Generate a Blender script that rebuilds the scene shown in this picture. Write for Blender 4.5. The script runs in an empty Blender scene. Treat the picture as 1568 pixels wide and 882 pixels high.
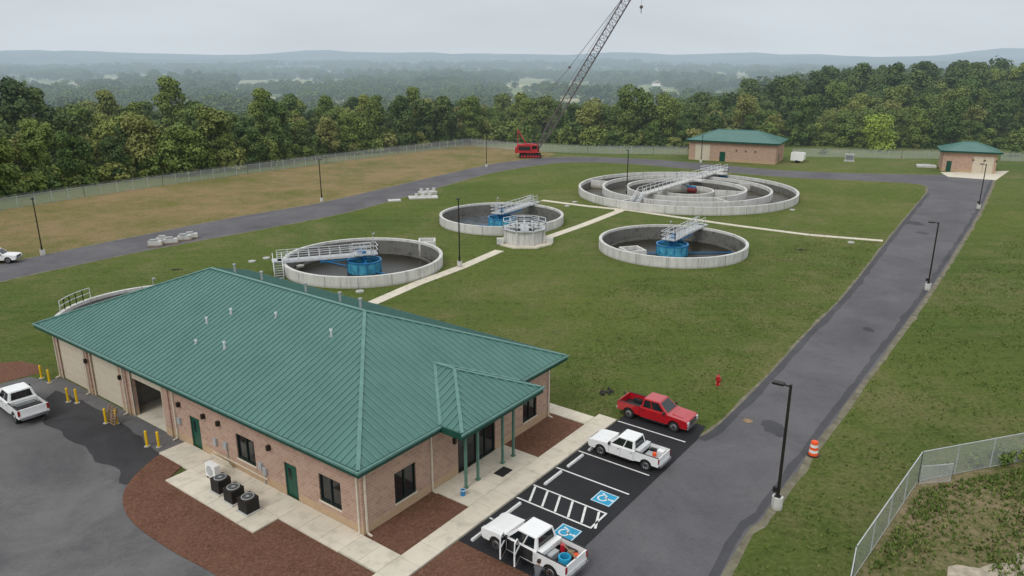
import bpy, bmesh, math, random
import numpy as np
from mathutils import Vector, Matrix, noise
from mathutils.geometry import delaunay_2d_cdt
random.seed(7); rng=np.random.default_rng(7)
scene=bpy.context.scene
scene.view_settings.view_transform='Standard'; scene.view_settings.look='None'; scene.view_settings.exposure=0

# ---------------------------------------------------------------- survey
CAMH=24.0; FPX=1150.0; PITCH=math.atan(351/1150)
SN,CS=math.sin(PITCH),math.cos(PITCH)
def gp(px,py,z=0.0):
    """site survey: ground metres (x,y) of a point read off the aerial photo, lying on level z"""
    u=(px-784)/FPX; v=(441-py)/FPX
    t=(CAMH-z)/(SN-v*CS)
    return (u*t,t*(CS+v*SN))
def gpl(lst,z=0.0): return [gp(a,b,z) for a,b in lst]
PHI=math.radians(36.7)
E2=(math.sin(PHI),math.cos(PHI)); E1=(-math.cos(PHI),math.sin(PHI))
O=(-7.61,32.84); ROTB=math.atan2(E2[1],E2[0])
def pb(b,a): return (O[0]+b*E2[0]+a*E1[0], O[1]+b*E2[1]+a*E1[1])

# ---------------------------------------------------------------- materials
def haze_group():  # haze painted onto surfaces: pale emission mixed in by distance from the world origin
    g=bpy.data.node_groups.new("painted_haze",'ShaderNodeTree')
    g.interface.new_socket("Shader",in_out='INPUT',socket_type='NodeSocketShader')
    g.interface.new_socket("Shader",in_out='OUTPUT',socket_type='NodeSocketShader')
    n=g.nodes; l=g.links
    gi=n.new('NodeGroupInput'); go=n.new('NodeGroupOutput')
    geo=n.new('ShaderNodeNewGeometry'); le=n.new('ShaderNodeVectorMath'); le.operation='LENGTH'
    l.new(geo.outputs['Position'],le.inputs[0])
    def m(op,a,b=None):
        x=n.new('ShaderNodeMath'); x.operation=op
        l.new(a,x.inputs[0]) if not isinstance(a,(int,float)) else setattr(x.inputs[0],'default_value',a)
        if b is not None:
            l.new(b,x.inputs[1]) if not isinstance(b,(int,float)) else setattr(x.inputs[1],'default_value',b)
        return x.outputs[0]
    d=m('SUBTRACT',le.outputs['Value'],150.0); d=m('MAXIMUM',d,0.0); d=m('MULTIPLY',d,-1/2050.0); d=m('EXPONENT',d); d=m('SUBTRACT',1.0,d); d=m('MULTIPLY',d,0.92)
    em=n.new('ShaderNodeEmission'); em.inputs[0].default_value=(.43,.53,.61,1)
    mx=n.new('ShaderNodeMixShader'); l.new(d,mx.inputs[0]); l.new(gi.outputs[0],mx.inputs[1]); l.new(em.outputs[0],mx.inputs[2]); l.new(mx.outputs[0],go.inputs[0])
    return g
HG=haze_group()
class M:
    def __init__(s,name):
        s.m=bpy.data.materials.new(name); s.m.use_nodes=True; s.nt=s.m.node_tree; s.n=s.nt.nodes; s.l=s.nt.links
        s.b=s.n['Principled BSDF']; s.out=s.n['Material Output']
        s.geo=s.n.new('ShaderNodeNewGeometry')
    def noise(s,scale,detail=4,rough=.6,vec=None,dist=0):
        t=s.n.new('ShaderNodeTexNoise'); t.inputs['Scale'].default_value=scale; t.inputs['Detail'].default_value=detail; t.inputs['Roughness'].default_value=rough; t.inputs['Distortion'].default_value=dist
        s.l.new(vec or s.geo.outputs['Position'],t.inputs['Vector']); return t.outputs['Fac']
    def ramp(s,fac,stops,interp='LINEAR'):
        r=s.n.new('ShaderNodeValToRGB'); r.color_ramp.interpolation=interp; e=r.color_ramp.elements
        while len(e)<len(stops): e.new(.5)
        for i,(p,c) in enumerate(stops):
            e[i].position=p; e[i].color=(c[0],c[1],c[2],1) if hasattr(c,'__len__') else (c,c,c,1)
        s.l.new(fac,r.inputs[0]); return r.outputs[0]
    def mix(s,fac,a,b,mode='MIX'):
        x=s.n.new('ShaderNodeMix'); x.data_type='RGBA'; x.blend_type=mode
        if isinstance(fac,(int,float)): x.inputs[0].default_value=fac
        else: s.l.new(fac,x.inputs[0])
        for i,c in ((6,a),(7,b)):
            if isinstance(c,tuple): x.inputs[i].default_value=(c[0],c[1],c[2],1)
            else: s.l.new(c,x.inputs[i])
        return x.outputs[2]
    def col(s,c):
        if isinstance(c,tuple): s.b.inputs['Base Color'].default_value=(c[0],c[1],c[2],1)
        else: s.l.new(c,s.b.inputs['Base Color'])
    def bump(s,h,strength=.3,dist=.05):
        b=s.n.new('ShaderNodeBump'); b.inputs['Strength'].default_value=strength; b.inputs['Distance'].default_value=dist
        s.l.new(h,b.inputs['Height']); s.l.new(b.outputs[0],s.b.inputs['Normal'])
    def done(s,rough=.8,metal=0,spec=.3,haze=False):
        s.b.inputs['Roughness'].default_value=rough; s.b.inputs['Metallic'].default_value=metal; s.b.inputs['Specular IOR Level'].default_value=spec
        if haze:
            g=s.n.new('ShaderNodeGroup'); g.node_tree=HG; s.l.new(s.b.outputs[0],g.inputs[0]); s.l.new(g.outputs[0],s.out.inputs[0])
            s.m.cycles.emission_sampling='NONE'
        return s.m
def simple(name,c,rough=.6,metal=0,var=.15,scale=2.0,spec=.4,haze=False,coat=0):
    m=M(name); lo=tuple(x*(1-var) for x in c); hi=tuple(min(1,x*(1+var)) for x in c)
    m.col(m.ramp(m.noise(scale,5),[(.3,lo),(.7,hi)]))
    if coat: m.b.inputs['Coat Weight'].default_value=coat; m.b.inputs['Coat Roughness'].default_value=.05
    return m.done(rough,metal,spec,haze)

def grass_mat(name,greens,dry,drylo,dryhi,far=False,drymax=1.0,mow=False):
    m=M(name)
    fine=m.noise(3.2,8,.8); mid=m.noise(.35,6,.75); big=m.noise(.06,7,.72,dist=.3); spk=m.noise(8,3,.7); wide=m.noise(.02,5,.65); tuf=m.noise(1.1,5,.7)
    c=m.ramp(fine,[(.32,greens[0]),(.5,greens[1]),(.68,greens[2])])
    c=m.mix(m.ramp(mid,[(.36,0.0),(.62,.65)]),c,m.ramp(fine,[(.3,tuple(x*.6 for x in greens[0])),(.7,tuple(x*.95 for x in greens[1]))]))
    c=m.mix(m.ramp(wide,[(.38,0.0),(.62,.6)]),c,m.ramp(fine,[(.3,(greens[1][0]*1.2,greens[1][1]*.97,greens[1][2])),(.7,(greens[2][0]*1.35,greens[2][1]*1.08,greens[2][2]*1.1))]))
    c=m.mix(m.ramp(tuf,[(.36,.5),(.48,0.0)]),c,tuple(x*.6 for x in greens[0]))
    if mow:
        # mower passes running with the site grid: long, thin streaks
        mp=m.n.new('ShaderNodeMapping'); mp.inputs['Rotation'].default_value=(0,0,-math.radians(51)); mp.inputs['Scale'].default_value=(.03,.85,1); m.l.new(m.geo.outputs['Position'],mp.inputs[0])
        sk=m.noise(1.0,3,.5,vec=mp.outputs[0]); c=m.mix(m.ramp(sk,[(.42,0.0),(.6,.42)]),c,m.ramp(fine,[(.3,(.075,.11,.024)),(.7,(.17,.20,.055))]))
    dd=m.mix(m.ramp(fine,[(.3,.1),(.7,1.0)]),dry[0],dry[1])
    a=m.n.new('ShaderNodeMath'); a.operation='MULTIPLY_ADD'; m.l.new(mid,a.inputs[0]); a.inputs[1].default_value=.7; m.l.new(big,a.inputs[2])
    a2=m.n.new('ShaderNodeMath'); a2.operation='MULTIPLY_ADD'; m.l.new(fine,a2.inputs[0]); a2.inputs[1].default_value=.7; m.l.new(a.outputs[0],a2.inputs[2])
    mr0=m.n.new('ShaderNodeMapRange'); mr0.inputs[1].default_value=drylo; mr0.inputs[2].default_value=dryhi; mr0.inputs[3].default_value=0; mr0.inputs[4].default_value=drymax; m.l.new(a2.outputs[0],mr0.inputs[0])
    c=m.mix(mr0.outputs[0],c,dd)
    c=m.mix(m.ramp(spk,[(.3,.0),(.55,0.0),(.72,.5)]),c,(.20,.20,.09))
    if far:
        ln=m.n.new('ShaderNodeVectorMath'); ln.operation='LENGTH'; m.l.new(m.geo.outputs['Position'],ln.inputs[0])
        mr=m.n.new('ShaderNodeMapRange'); mr.inputs[1].default_value=260; mr.inputs[2].default_value=420; m.l.new(ln.outputs['Value'],mr.inputs[0])
        vo=m.n.new('ShaderNodeTexVoronoi'); vo.inputs['Scale'].default_value=.0042; m.l.new(m.geo.outputs['Position'],vo.inputs['Vector'])
        f=m.ramp(vo.outputs['Color'],[(.0,(.15,.20,.08)),(.35,(.24,.27,.12)),(.6,(.44,.39,.25)),(.8,(.17,.23,.09)),(1,(.48,.41,.28))])
        wn=m.noise(.02,6,.7); f=m.mix(m.ramp(wn,[(.5,0.0),(.6,.5)]),f,(.06,.10,.035))
        mr2=m.n.new('ShaderNodeMapRange'); mr2.inputs[1].default_value=2300; mr2.inputs[2].default_value=3200; m.l.new(ln.outputs['Value'],mr2.inputs[0])
        wn2=m.noise(.006,8,.8); hf=m.ramp(wn2,[(.4,(.02,.035,.02)),(.56,(.06,.09,.04)),(.62,(.25,.27,.13))])
        f=m.mix(mr2.outputs[0],f,hf)
        c=m.mix(mr.outputs[0],c,f)
    m.col(c); m.bump(fine,1.0,.22)
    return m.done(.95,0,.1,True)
grass=grass_mat("grass",[(.042,.078,.015),(.088,.136,.028),(.148,.198,.048)],[(.18,.165,.062),(.30,.245,.135)],1.17,1.50,True,.72,True)
meadow=grass_mat("dry_meadow",[(.08,.105,.025),(.13,.15,.042),(.19,.19,.065)],[(.21,.155,.07),(.37,.26,.15)],1.02,1.32,False,.92)
rough_lot=grass_mat("rough_grass",[(.058,.095,.018),(.10,.14,.032),(.16,.18,.055)],[(.22,.175,.085),(.42,.32,.21)],1.06,1.36)

def asphalt(name,lo,hi,st_=.5):
    m=M(name); f=m.noise(14,6,.8); b=m.noise(.13,6,.65,dist=.5); s=m.noise(.9,7,.75)
    c=m.ramp(b,[(.3,tuple(lo)),(.5,tuple((x+y)/2 for x,y in zip(lo,hi))),(.7,tuple(hi))])
    c=m.mix(.5,c,m.ramp(f,[(.3,.25),(.7,.8)]),'OVERLAY')
    st=m.noise(.28,8,.8); c=m.mix(m.ramp(st,[(.53,0.0),(.68,st_)]),c,tuple(x*.6 for x in lo))
    st2=m.noise(.45,9,.85); c=m.mix(m.ramp(st2,[(.34,.35),(.45,0.0)]),c,tuple(min(1,x*1.25) for x in hi))
    c=m.mix(m.ramp(s,[(.33,.4),(.45,0.0)]),c,tuple(x*.65 for x in lo))
    m.col(c); m.bump(f,.3,.02); return m.done(.88,0,.3,True)
m_road=asphalt("asphalt_road",(.082,.078,.085),(.135,.128,.135),.35)
m_yard=asphalt("asphalt_yard",(.078,.076,.079),(.165,.16,.16))
m_patch=asphalt("asphalt_dark",(.028,.028,.031),(.062,.06,.064))
m_seal=asphalt("asphalt_seam",(.048,.048,.052),(.082,.08,.087))
m_lot=asphalt("asphalt_parking",(.016,.016,.018),(.030,.030,.034))
m_edge=simple("road_shoulder",(.16,.145,.10),.95,var=.4,scale=1.2)
def concrete(name,c,stain=.25):
    m=M(name); f=m.noise(1.1,7,.7); g=m.noise(.25,4,.6)
    k=m.ramp(f,[(.28,tuple(x*(1-stain*1.3) for x in c)),(.5,c),(.75,tuple(min(1,x*1.08) for x in c))])
    k=m.mix(m.ramp(g,[(.4,0.0),(.75,.3)]),k,tuple(x*.7 for x in c))
    at=m.geo.outputs['Random Per Island']; k=m.mix(m.ramp(at,[(0,.18),(1,0.0)]),k,tuple(x*.6 for x in c))
    m.col(k); m.bump(m.noise(12,4),.15,.02); return m.done(.85,0,.25,True)
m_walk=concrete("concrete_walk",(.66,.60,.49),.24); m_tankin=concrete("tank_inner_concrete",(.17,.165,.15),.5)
def tank_mat():
    m=M("tank_concrete"); sp=m.n.new('ShaderNodeSeparateXYZ'); m.l.new(m.geo.outputs['Position'],sp.inputs[0])
    mp=m.n.new('ShaderNodeMapping'); mp.inputs['Scale'].default_value=(1,1,.1); m.l.new(m.geo.outputs['Position'],mp.inputs[0])
    st=m.noise(1.4,7,.85,vec=mp.outputs[0]); g=m.noise(.3,5,.6)
    c=m.ramp(st,[(.35,(.30,.29,.265)),(.47,(.57,.56,.53)),(.70,(.70,.69,.665))])
    c=m.mix(m.ramp(g,[(.4,0.0),(.7,.45)]),c,(.44,.43,.40))
    zr=m.n.new('ShaderNodeMapRange'); zr.inputs[1].default_value=-.05; zr.inputs[2].default_value=.3; zr.inputs[3].default_value=.7; zr.inputs[4].default_value=0; m.l.new(sp.outputs[2],zr.inputs[0])
    c=m.mix(zr.outputs[0],c,(.25,.24,.18)); m.col(c); m.bump(m.noise(10,4),.15,.02); return m.done(.85,0,.25,True)
m_tank=tank_mat()
def mulch_mat():
    m=M("mulch"); f=m.noise(7,8,.85); g=m.noise(.6,4)
    c=m.ramp(f,[(.32,(.055,.026,.016)),(.5,(.175,.086,.056)),(.66,(.33,.185,.13))]); c=m.mix(m.ramp(g,[(.35,0.0),(.7,.45)]),c,(.23,.125,.085)); m.col(c); m.bump(f,1,.12); return m.done(.95,0,.1)
m_mulch=mulch_mat()
def brick_mat():
    m=M("brick_wall"); tc=m.n.new('ShaderNodeTexCoord'); sp=m.n.new('ShaderNodeSeparateXYZ'); m.l.new(tc.outputs['Object'],sp.inputs[0])
    ad=m.n.new('ShaderNodeMath'); ad.operation='ADD'; m.l.new(sp.outputs[0],ad.inputs[0]); m.l.new(sp.outputs[1],ad.inputs[1])
    cb=m.n.new('ShaderNodeCombineXYZ'); m.l.new(ad.outputs[0],cb.inputs[0]); m.l.new(sp.outputs[2],cb.inputs[1])
    bt=m.n.new('ShaderNodeTexBrick'); m.l.new(cb.outputs[0],bt.inputs['Vector']); bt.inputs['Scale'].default_value=1
    bt.inputs['Brick Width'].default_value=.4; bt.inputs['Row Height'].default_value=.2; bt.inputs['Mortar Size'].default_value=.014
    bt.inputs['Color1'].default_value=(.45,.295,.22,1); bt.inputs['Color2'].default_value=(.34,.21,.155,1); bt.inputs['Mortar'].default_value=(.48,.39,.32,1)
    c=m.mix(m.ramp(m.noise(.5,5),[(.3,0.0),(.8,.4)]),bt.outputs['Color'],(.45,.31,.24))
    zr=m.n.new('ShaderNodeMapRange'); zr.inputs[1].default_value=.55; zr.inputs[2].default_value=.62; zr.inputs[3].default_value=.55; zr.inputs[4].default_value=0; m.l.new(sp.outputs[2],zr.inputs[0])
    c=m.mix(zr.outputs[0],c,(.48,.35,.19)); m.col(c); m.bump(bt.outputs['Fac'],-.3,.01); return m.done(.9,0,.2)
m_brick=brick_mat()
def roof_mat():
    m=M("green_metal_roof"); f=m.noise(.4,6); c=m.ramp(f,[(.3,(.052,.142,.120)),(.7,(.074,.180,.154))]); m.col(c); m.bump(m.noise(1.2,2),.12,.02); return m.done(.38,0,.45)
m_roof=roof_mat(); m_seam=simple("roof_seam",(.105,.225,.195),.4); m_green=simple("green_trim",(.008,.06,.042),.45); m_gdoor=simple("green_door",(.008,.07,.045),.4)
m_post=simple("green_post",(.09,.19,.15),.5)
m_tan=simple("tan_metal",(.56,.49,.38),.55,var=.06); m_soffit=simple("soffit",(.45,.40,.32),.7)
m_glass=simple("dark_glass",(.012,.016,.018),.06,0,var=.3,spec=.6)
m_winframe=simple("window_frame",(.02,.03,.025),.4)
m_dark=simple("interior_dark",(.03,.03,.03),.9); m_inside=simple("interior_wall",(.22,.21,.19),.9)
m_stone=simple("dark_stone",(.06,.055,.045),.9,var=.4)
m_white=simple("white_paint",(.80,.80,.79),.32,var=.04,coat=.3); m_red=simple("red_paint",(.42,.008,.015),.3,var=.12,coat=.8)
m_line=simple("line_paint",(.70,.70,.68),.7,var=.12,scale=6); m_hblue=simple("blue_marking",(.02,.30,.50),.7)
m_tire=simple("tire_rubber",(.018,.018,.018),.85); m_chrome=simple("chrome",(.55,.55,.57),.22,.9); m_black=simple("black_plastic",(.02,.02,.022),.5)
m_bronze=simple("bronze_pole",(.022,.018,.016),.45,.2); m_yellow=simple("safety_yellow",(.72,.45,.01),.5); m_orange=simple("orange_plastic",(.80,.10,.02),.5)
m_galv=simple("galvanised_steel",(.50,.51,.52),.45,.35); m_alum=simple("aluminium_rail",(.66,.67,.68),.4,.2); m_bluep=simple("blue_equipment",(.02,.17,.38),.45,var=.3,scale=1)
m_blued=simple("blue_drum",(.06,.30,.44),.6,var=.45,scale=1.5); m_grey=simple("grey_box",(.35,.36,.36),.6); m_wood=simple("weathered_wood",(.25,.17,.10),.9,var=.4,scale=5)
m_cream=simple("cream_pipe",(.62,.56,.45),.5); m_cranered=simple("crane_red",(.42,.03,.035),.5,var=.3); m_maroon=simple("maroon_machine",(.16,.02,.025),.6); m_lat=simple("crane_lattice",(.11,.085,.09),.6,haze=True)
m_skin=simple("skin",(.50,.30,.22),.6); m_shirt=simple("shirt",(.10,.10,.11),.85); m_jean=simple("jeans",(.04,.05,.09),.9); m_hair=simple("hair",(.03,.02,.015),.8)
m_tail=simple("tail_light",(.30,.01,.01),.25); m_headl=simple("headlamp",(.6,.62,.64),.1); m_gravel=simple("bare_gravel",(.36,.31,.24),.95,var=.3,scale=2.5)
def water(name,c,rough=.08,spec=.5):
    m=M(name); m.col(m.ramp(m.noise(.35,7,.7,dist=1),[(.35,tuple(x*.5 for x in c)),(.65,tuple(x*1.5 for x in c))])); m.bump(m.noise(2.5,4),.2,.04); return m.done(rough,0,spec)
m_water=water("dark_water",(.022,.020,.013),.25,.18); m_water2=water("clear_water",(.10,.12,.135),.1,.4); m_waterb=water("ditch_water",(.075,.066,.05),.4,.2)
def chain_mat():
    m=M("chain_link"); m.col((.62,.64,.65)); m.b.inputs['Roughness'].default_value=.5
    tr=m.n.new('ShaderNodeBsdfTransparent'); mx=m.n.new('ShaderNodeMixShader'); mx.inputs[0].default_value=.28
    m.l.new(tr.outputs[0],mx.inputs[1]); m.l.new(m.b.outputs[0],mx.inputs[2]); m.l.new(mx.outputs[0],m.out.inputs[0]); return m.m
m_chain=chain_mat()
def leaf_mat(name,stops,haze=True):
    m=M(name); oi=m.n.new('ShaderNodeObjectInfo')
    c=m.ramp(oi.outputs['Random'],stops)
    c=m.mix(m.ramp(m.geo.outputs['Random Per Island'],[(0,.5),(.6,0.0)]),c,(.025,.04,.01))
    c=m.mix(m.ramp(m.noise(.3,3),[(.4,0.0),(.7,.35)]),c,(.20,.25,.055))
    m.col(c)
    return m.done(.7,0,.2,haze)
m_leaf=leaf_mat("foliage",[(0,(.055,.105,.026)),(.2,(.12,.18,.04)),(.4,(.175,.22,.045)),(.55,(.07,.125,.038)),(.75,(.22,.255,.055)),(.9,(.24,.23,.075)),(1,(.12,.18,.04))])
m_leafd=leaf_mat("foliage_dark",[(0,(.045,.082,.03)),(.5,(.068,.112,.036)),(1,(.095,.138,.04))])
m_leafy=leaf_mat("foliage_yellow",[(0,(.30,.40,.06)),(1,(.30,.40,.06))])
m_bark=simple("bark",(.10,.085,.07),.9,haze=True)
def weed_mat():
    m=M("weeds"); m.col(m.ramp(m.geo.outputs['Random Per Island'],[(0,(.045,.085,.017)),(.5,(.09,.145,.03)),(.85,(.17,.20,.055)),(1,(.28,.235,.12))])); return m.done(.9,0,.1,True)
m_weed=weed_mat()

# ---------------------------------------------------------------- mesh builder
class MB:
    def __init__(s): s.v=[];s.f=[];s.mi=[];s.mats=[]
    def add(s,vs,fs,mat):
        if mat not in s.mats: s.mats.append(mat)
        k=s.mats.index(mat); b=len(s.v); s.v+=[tuple(p) for p in vs]
        for f in fs: s.f.append(tuple(i+b for i in f)); s.mi.append(k)
    def box(s,x0,x1,y0,y1,z0,z1,mat):
        s.add([(x0,y0,z0),(x1,y0,z0),(x1,y1,z0),(x0,y1,z0),(x0,y0,z1),(x1,y0,z1),(x1,y1,z1),(x0,y1,z1)],[(3,2,1,0),(4,5,6,7),(0,1,5,4),(1,2,6,5),(2,3,7,6),(3,0,4,7)],mat)
    def beam(s,p,q,w,h,mat):
        p=Vector(p);q=Vector(q);d=(q-p).normalized(); up=Vector((0,0,1)) if abs(d.z)<.95 else Vector((0,1,0))
        r=d.cross(up).normalized()*w/2; u=r.cross(d).normalized()*h/2
        s.add([p-r-u,p+r-u,p+r+u,p-r+u,q-r-u,q+r-u,q+r+u,q-r+u],[(0,1,2,3),(7,6,5,4),(0,4,5,1),(1,5,6,2),(2,6,7,3),(3,7,4,0)],mat)
    def cyl(s,p,q,r0,r1,mat,n=12):
        p=Vector(p);q=Vector(q);d=(q-p).normalized(); up=Vector((0,0,1)) if abs(d.z)<.95 else Vector((0,1,0))
        a=d.cross(up).normalized(); b=a.cross(d)
        vs=[]
        for c,r in ((p,r0),(q,r1)):
            for i in range(n):
                t=2*math.pi*i/n; vs.append(c+a*math.cos(t)*r+b*math.sin(t)*r)
        s.add(vs,[(i,(i+1)%n,n+(i+1)%n,n+i) for i in range(n)]+[tuple(range(n-1,-1,-1)),tuple(range(n,2*n))],mat)
    def prism(s,poly,z0,z1,mat):
        n=len(poly); s.add([(x,y,z0) for x,y in poly]+[(x,y,z1) for x,y in poly],[tuple(range(n-1,-1,-1)),tuple(range(n,2*n))]+[(i,(i+1)%n,n+(i+1)%n,n+i) for i in range(n)],mat)
    def sheet(s,poly,z,mat): s.add([(x,y,z) for x,y in poly],[tuple(range(len(poly)))],mat)
    def prof(s,pts,y0,y1,mat):
        n=len(pts); s.add([(x,y0,z) for x,z in pts]+[(x,y1,z) for x,z in pts],[tuple(range(n)),tuple(range(2*n-1,n-1,-1))]+[(i,n+i,n+(i+1)%n,(i+1)%n) for i in range(n)],mat)
    def ring(s,cx,cy,ri,ro,z0,z1,mat,n=96,a0=0,a1=2*math.pi):
        full=abs(a1-a0-2*math.pi)<1e-6; k=n if full else n+1; vs=[]
        for i in range(k):
            t=a0+(a1-a0)*i/n; c,si=math.cos(t),math.sin(t)
            vs+=[(cx+ri*c,cy+ri*si,z0),(cx+ro*c,cy+ro*si,z0),(cx+ro*c,cy+ro*si,z1),(cx+ri*c,cy+ri*si,z1)]
        fs=[]
        for i in range(n):
            a=4*i;b=4*((i+1)%k); fs+=[(a,a+1,b+1,b),(a+1,a+2,b+2,b+1),(a+2,a+3,b+3,b+2),(a+3,a,b,b+3)]
        if not full: fs+=[(0,1,2,3),(4*n+3,4*n+2,4*n+1,4*n)]
        s.add(vs,fs,mat)
    def rail(s,pts,mat,h=1.07,sp=1.5,w=.06):
        for p,q in zip(pts[:-1],pts[1:]):
            p=Vector(p);q=Vector(q);L=(q-p).length; n=max(1,round(L/sp))
            for k in (h,h*.52): s.beam(p+Vector((0,0,k)),q+Vector((0,0,k)),w,w,mat)
            for i in range(n+1):
                a=p.lerp(q,i/n); s.beam(a,a+Vector((0,0,h)),w,w,mat)
    def obj(s,name,loc=(0,0,0),rot=0,parent=None,bevel=0,smooth=False):
        me=bpy.data.meshes.new(name); me.from_pydata(s.v,[],s.f)
        for m in s.mats: me.materials.append(m)
        me.polygons.foreach_set('material_index',s.mi)
        if smooth: me.polygons.foreach_set('use_smooth',[True]*len(s.f))
        me.update(); o=bpy.data.objects.new(name,me); scene.collection.objects.link(o); o.location=loc; o.rotation_euler=(0,0,rot)
        if parent: o.parent=parent
        if bevel:
            bm=bmesh.new(); bm.from_mesh(me); bmesh.ops.recalc_face_normals(bm,faces=bm.faces); bm.to_mesh(me); bm.free()
            b=o.modifiers.new('bev','BEVEL'); b.width=bevel; b.segments=2; b.limit_method='ANGLE'; b.angle_limit=math.radians(35)
        return o
def empty(name,loc=(0,0,0),rot=0,parent=None):
    e=bpy.data.objects.new(name,None); scene.collection.objects.link(e); e.location=loc; e.rotation_euler=(0,0,rot); e.empty_display_size=.5
    if parent: e.parent=parent
    return e
def wob(poly,step=2.0,j=.12,closed=True):
    out=[]; n=len(poly)
    for i in range(n if closed else n-1):
        p=Vector(poly[i]);q=Vector(poly[(i+1)%n]); k=max(1,min(60,int((q-p).length/step)))
        for t in range(k):
            a=p.lerp(q,t/k); d=(q-p).normalized(); nrm=Vector((-d.y,d.x)); s=noise.noise(Vector((a.x*.6,a.y*.6,3)))*j*2
            a=a+nrm*s; out.append((a.x,a.y))
    if not closed: out.append(tuple(poly[-1]))
    return out
def smooth_line(pts,sub=6):
    out=[]; P=[Vector(p) for p in pts]; n=len(P)
    for i in range(n-1):
        p0=P[max(0,i-1)];p1=P[i];p2=P[i+1];p3=P[min(n-1,i+2)]
        for k in range(sub):
            t=k/sub; out.append(tuple(.5*((2*p1)+(p2-p0)*t+(2*p0-5*p1+4*p2-p3)*t*t+(3*p1-p0-3*p2+p3)*t**3)))
    out.append(tuple(P[-1])); return out
def sheet(name,poly,z,mat,w=.12,step=2.0):
    m=MB(); m.sheet(wob(poly,step,w) if w else poly,z,mat); return m.obj(name)

T1=gp(557,391,1.3); T2=gp(768,327,1.3); T3=gp(1030,367,1.3); T4=gp(236,472,1.3); DT=gp(1050,287,1.3)
tanks=[(T1,9.5),(T2,9.5),(T3,9.6),(T4,8.5),(DT,19.7)]

# ---------------------------------------------------------------- terrain
def sst(a,b,x): t=max(0,min(1,(x-a)/(b-a))); return t*t*(3-2*t)
def terr(x,y):
    d=math.hypot(x,y)
    if d<225: return 0.0
    az=math.degrees(math.atan2(x,y)); r=sst(11,26,az)*(1-sst(80,120,az))
    z=-19*sst(226,400,d)*(1-r)+r*(7.5*sst(235,330,d)-26*sst(420,900,d))
    z+=sst(500,1200,d)*6*noise.noise(Vector((x/420,y/420,1)))
    z+=sst(1900,3300,d)*(12+24*noise.noise(Vector((x/700,y/900,4))))
    z+=sst(3600,6200,d)*(66+60*noise.noise(Vector((x/1300,y/1500,7)))+22*noise.noise(Vector((x/420,y/600,9)))-(18*sst(-5,25,az)))
    return z
verts=[];edges=[]
radii=[20,45,75,105,135,165,195,225]+[225*1.085**i for i in range(1,46)]
verts.append(Vector((.37,.21)))
for i,r in enumerate(radii):
    n=40 if r<230 else 220
    for k in range(n):
        t=2*math.pi*(k+.5*(i%2))/n
        p=Vector((r*math.sin(t),r*math.cos(t)))
        if any((p-Vector(c)).length<R+.8 for c,R in tanks): continue
        verts.append(p)
for c,R in tanks:
    b=len(verts); n=64
    for k in range(n):
        t=2*math.pi*k/n; verts.append(Vector((c[0]+(R-.15)*math.cos(t),c[1]+(R-.15)*math.sin(t)))); edges.append((b+k,b+(k+1)%n))
V,Ed,Fc,_,_,_=delaunay_2d_cdt(verts,edges,[],0,1e-5)
gv=[(p.x,p.y,terr(p.x,p.y)) for p in V]; gf=[]
for f in Fc:
    c=sum((V[i] for i in f),Vector((0,0)))/len(f)
    if any((c-Vector(t)).length<R-.16 for t,R in tanks): continue
    gf.append(tuple(f))
g=MB(); g.add(gv,gf,grass); go=g.obj("ground",smooth=True)

# ---------------------------------------------------------------- roads etc
Z=lambda k: .004*k
left_top=[(-420,500),(-200,447),(0,405),(115,381),(220,360),(360,333),(490,311),(600,286),(700,263),(770,249),(850,241),(950,242),(1060,249),(1200,261),(1330,266),(1432,268)]
left_bot=[(1420,296),(1412,283),(1330,277),(1200,271),(1060,259),(950,250),(862,249),(790,258),(735,269),(650,293),(535,324),(400,351),(230,382),(110,407),(0,431),(-200,480),(-420,540)]
rt=smooth_line(gpl(left_top)); rb=smooth_line(gpl(left_bot))
sheet("perimeter_road",rt+rb,Z(3),m_road,.1)
R_left=[(1420,296),(1366,362),(1300,447),(1236,513),(1180,575),(1105,650),(1070,672)]
RL=smooth_line(gpl(R_left))
rightside=[pb(20,-8.9),pb(3,-8.9),pb(-6,-9.2),pb(-30,-10)]
RR=smooth_line([gp(x,y) for x,y in [(1527,262),(1503,318),(1440,420),(1393,487),(1330,572),(1250,680),(1170,790),(1105,885)]]+[pb(-30,-20.2)])
road=[gp(1432,268)]+[tuple(p) for p in RL]+rightside+[tuple(p) for p in RR[::-1]]
sheet("access_road",road,Z(4),m_road,.1)
def offset_strip(name,line,w,z,mat,jit=.35,side=1,inner=.25):
    m=MB(); P=[Vector(p) for p in wob(line,1.2,0,False)]; a=[];b=[]
    for i,p in enumerate(P):
        d=(P[min(i+1,len(P)-1)]-P[max(0,i-1)]).normalized(); n=Vector((-d.y,d.x))*side
        a.append(tuple(p-n*inner)); ww=w*(.6+abs(noise.noise(Vector((p.x*.35,p.y*.35,9))))*2*jit+.15*random.random()); b.append(tuple(p+n*ww))
    vs=[(x,y,z) for x,y in a+b]; k=len(a); m.add(vs,[(i,i+1,k+i+1,k+i) for i in range(k-1)],mat); return m.obj(name)
offset_strip("road_shoulder",RR,.55,Z(1.5),m_edge,side=1)
offset_strip("road_shoulder",[tuple(p) for p in RL],.45,Z(1.6),m_edge,side=-1)
offset_strip("road_shoulder",rt,.5,Z(1.7),m_edge,side=1)
offset_strip("road_shoulder",rb,.45,Z(1.8),m_edge,side=1)
offset_strip("asphalt_seam",RR,-.75,Z(5),m_seal,.35,1,.12)
offset_strip("asphalt_seam",[tuple(p) for p in RL],.6,Z(5.1),m_seal,.35,1,.12)
q=gp(1145,645); m=MB(); m.cyl((0,0,0),(0,0,.03),.33,.33,m_wood,20); m.obj("manhole_cover",(q[0],q[1],Z(4.5)))
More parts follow.
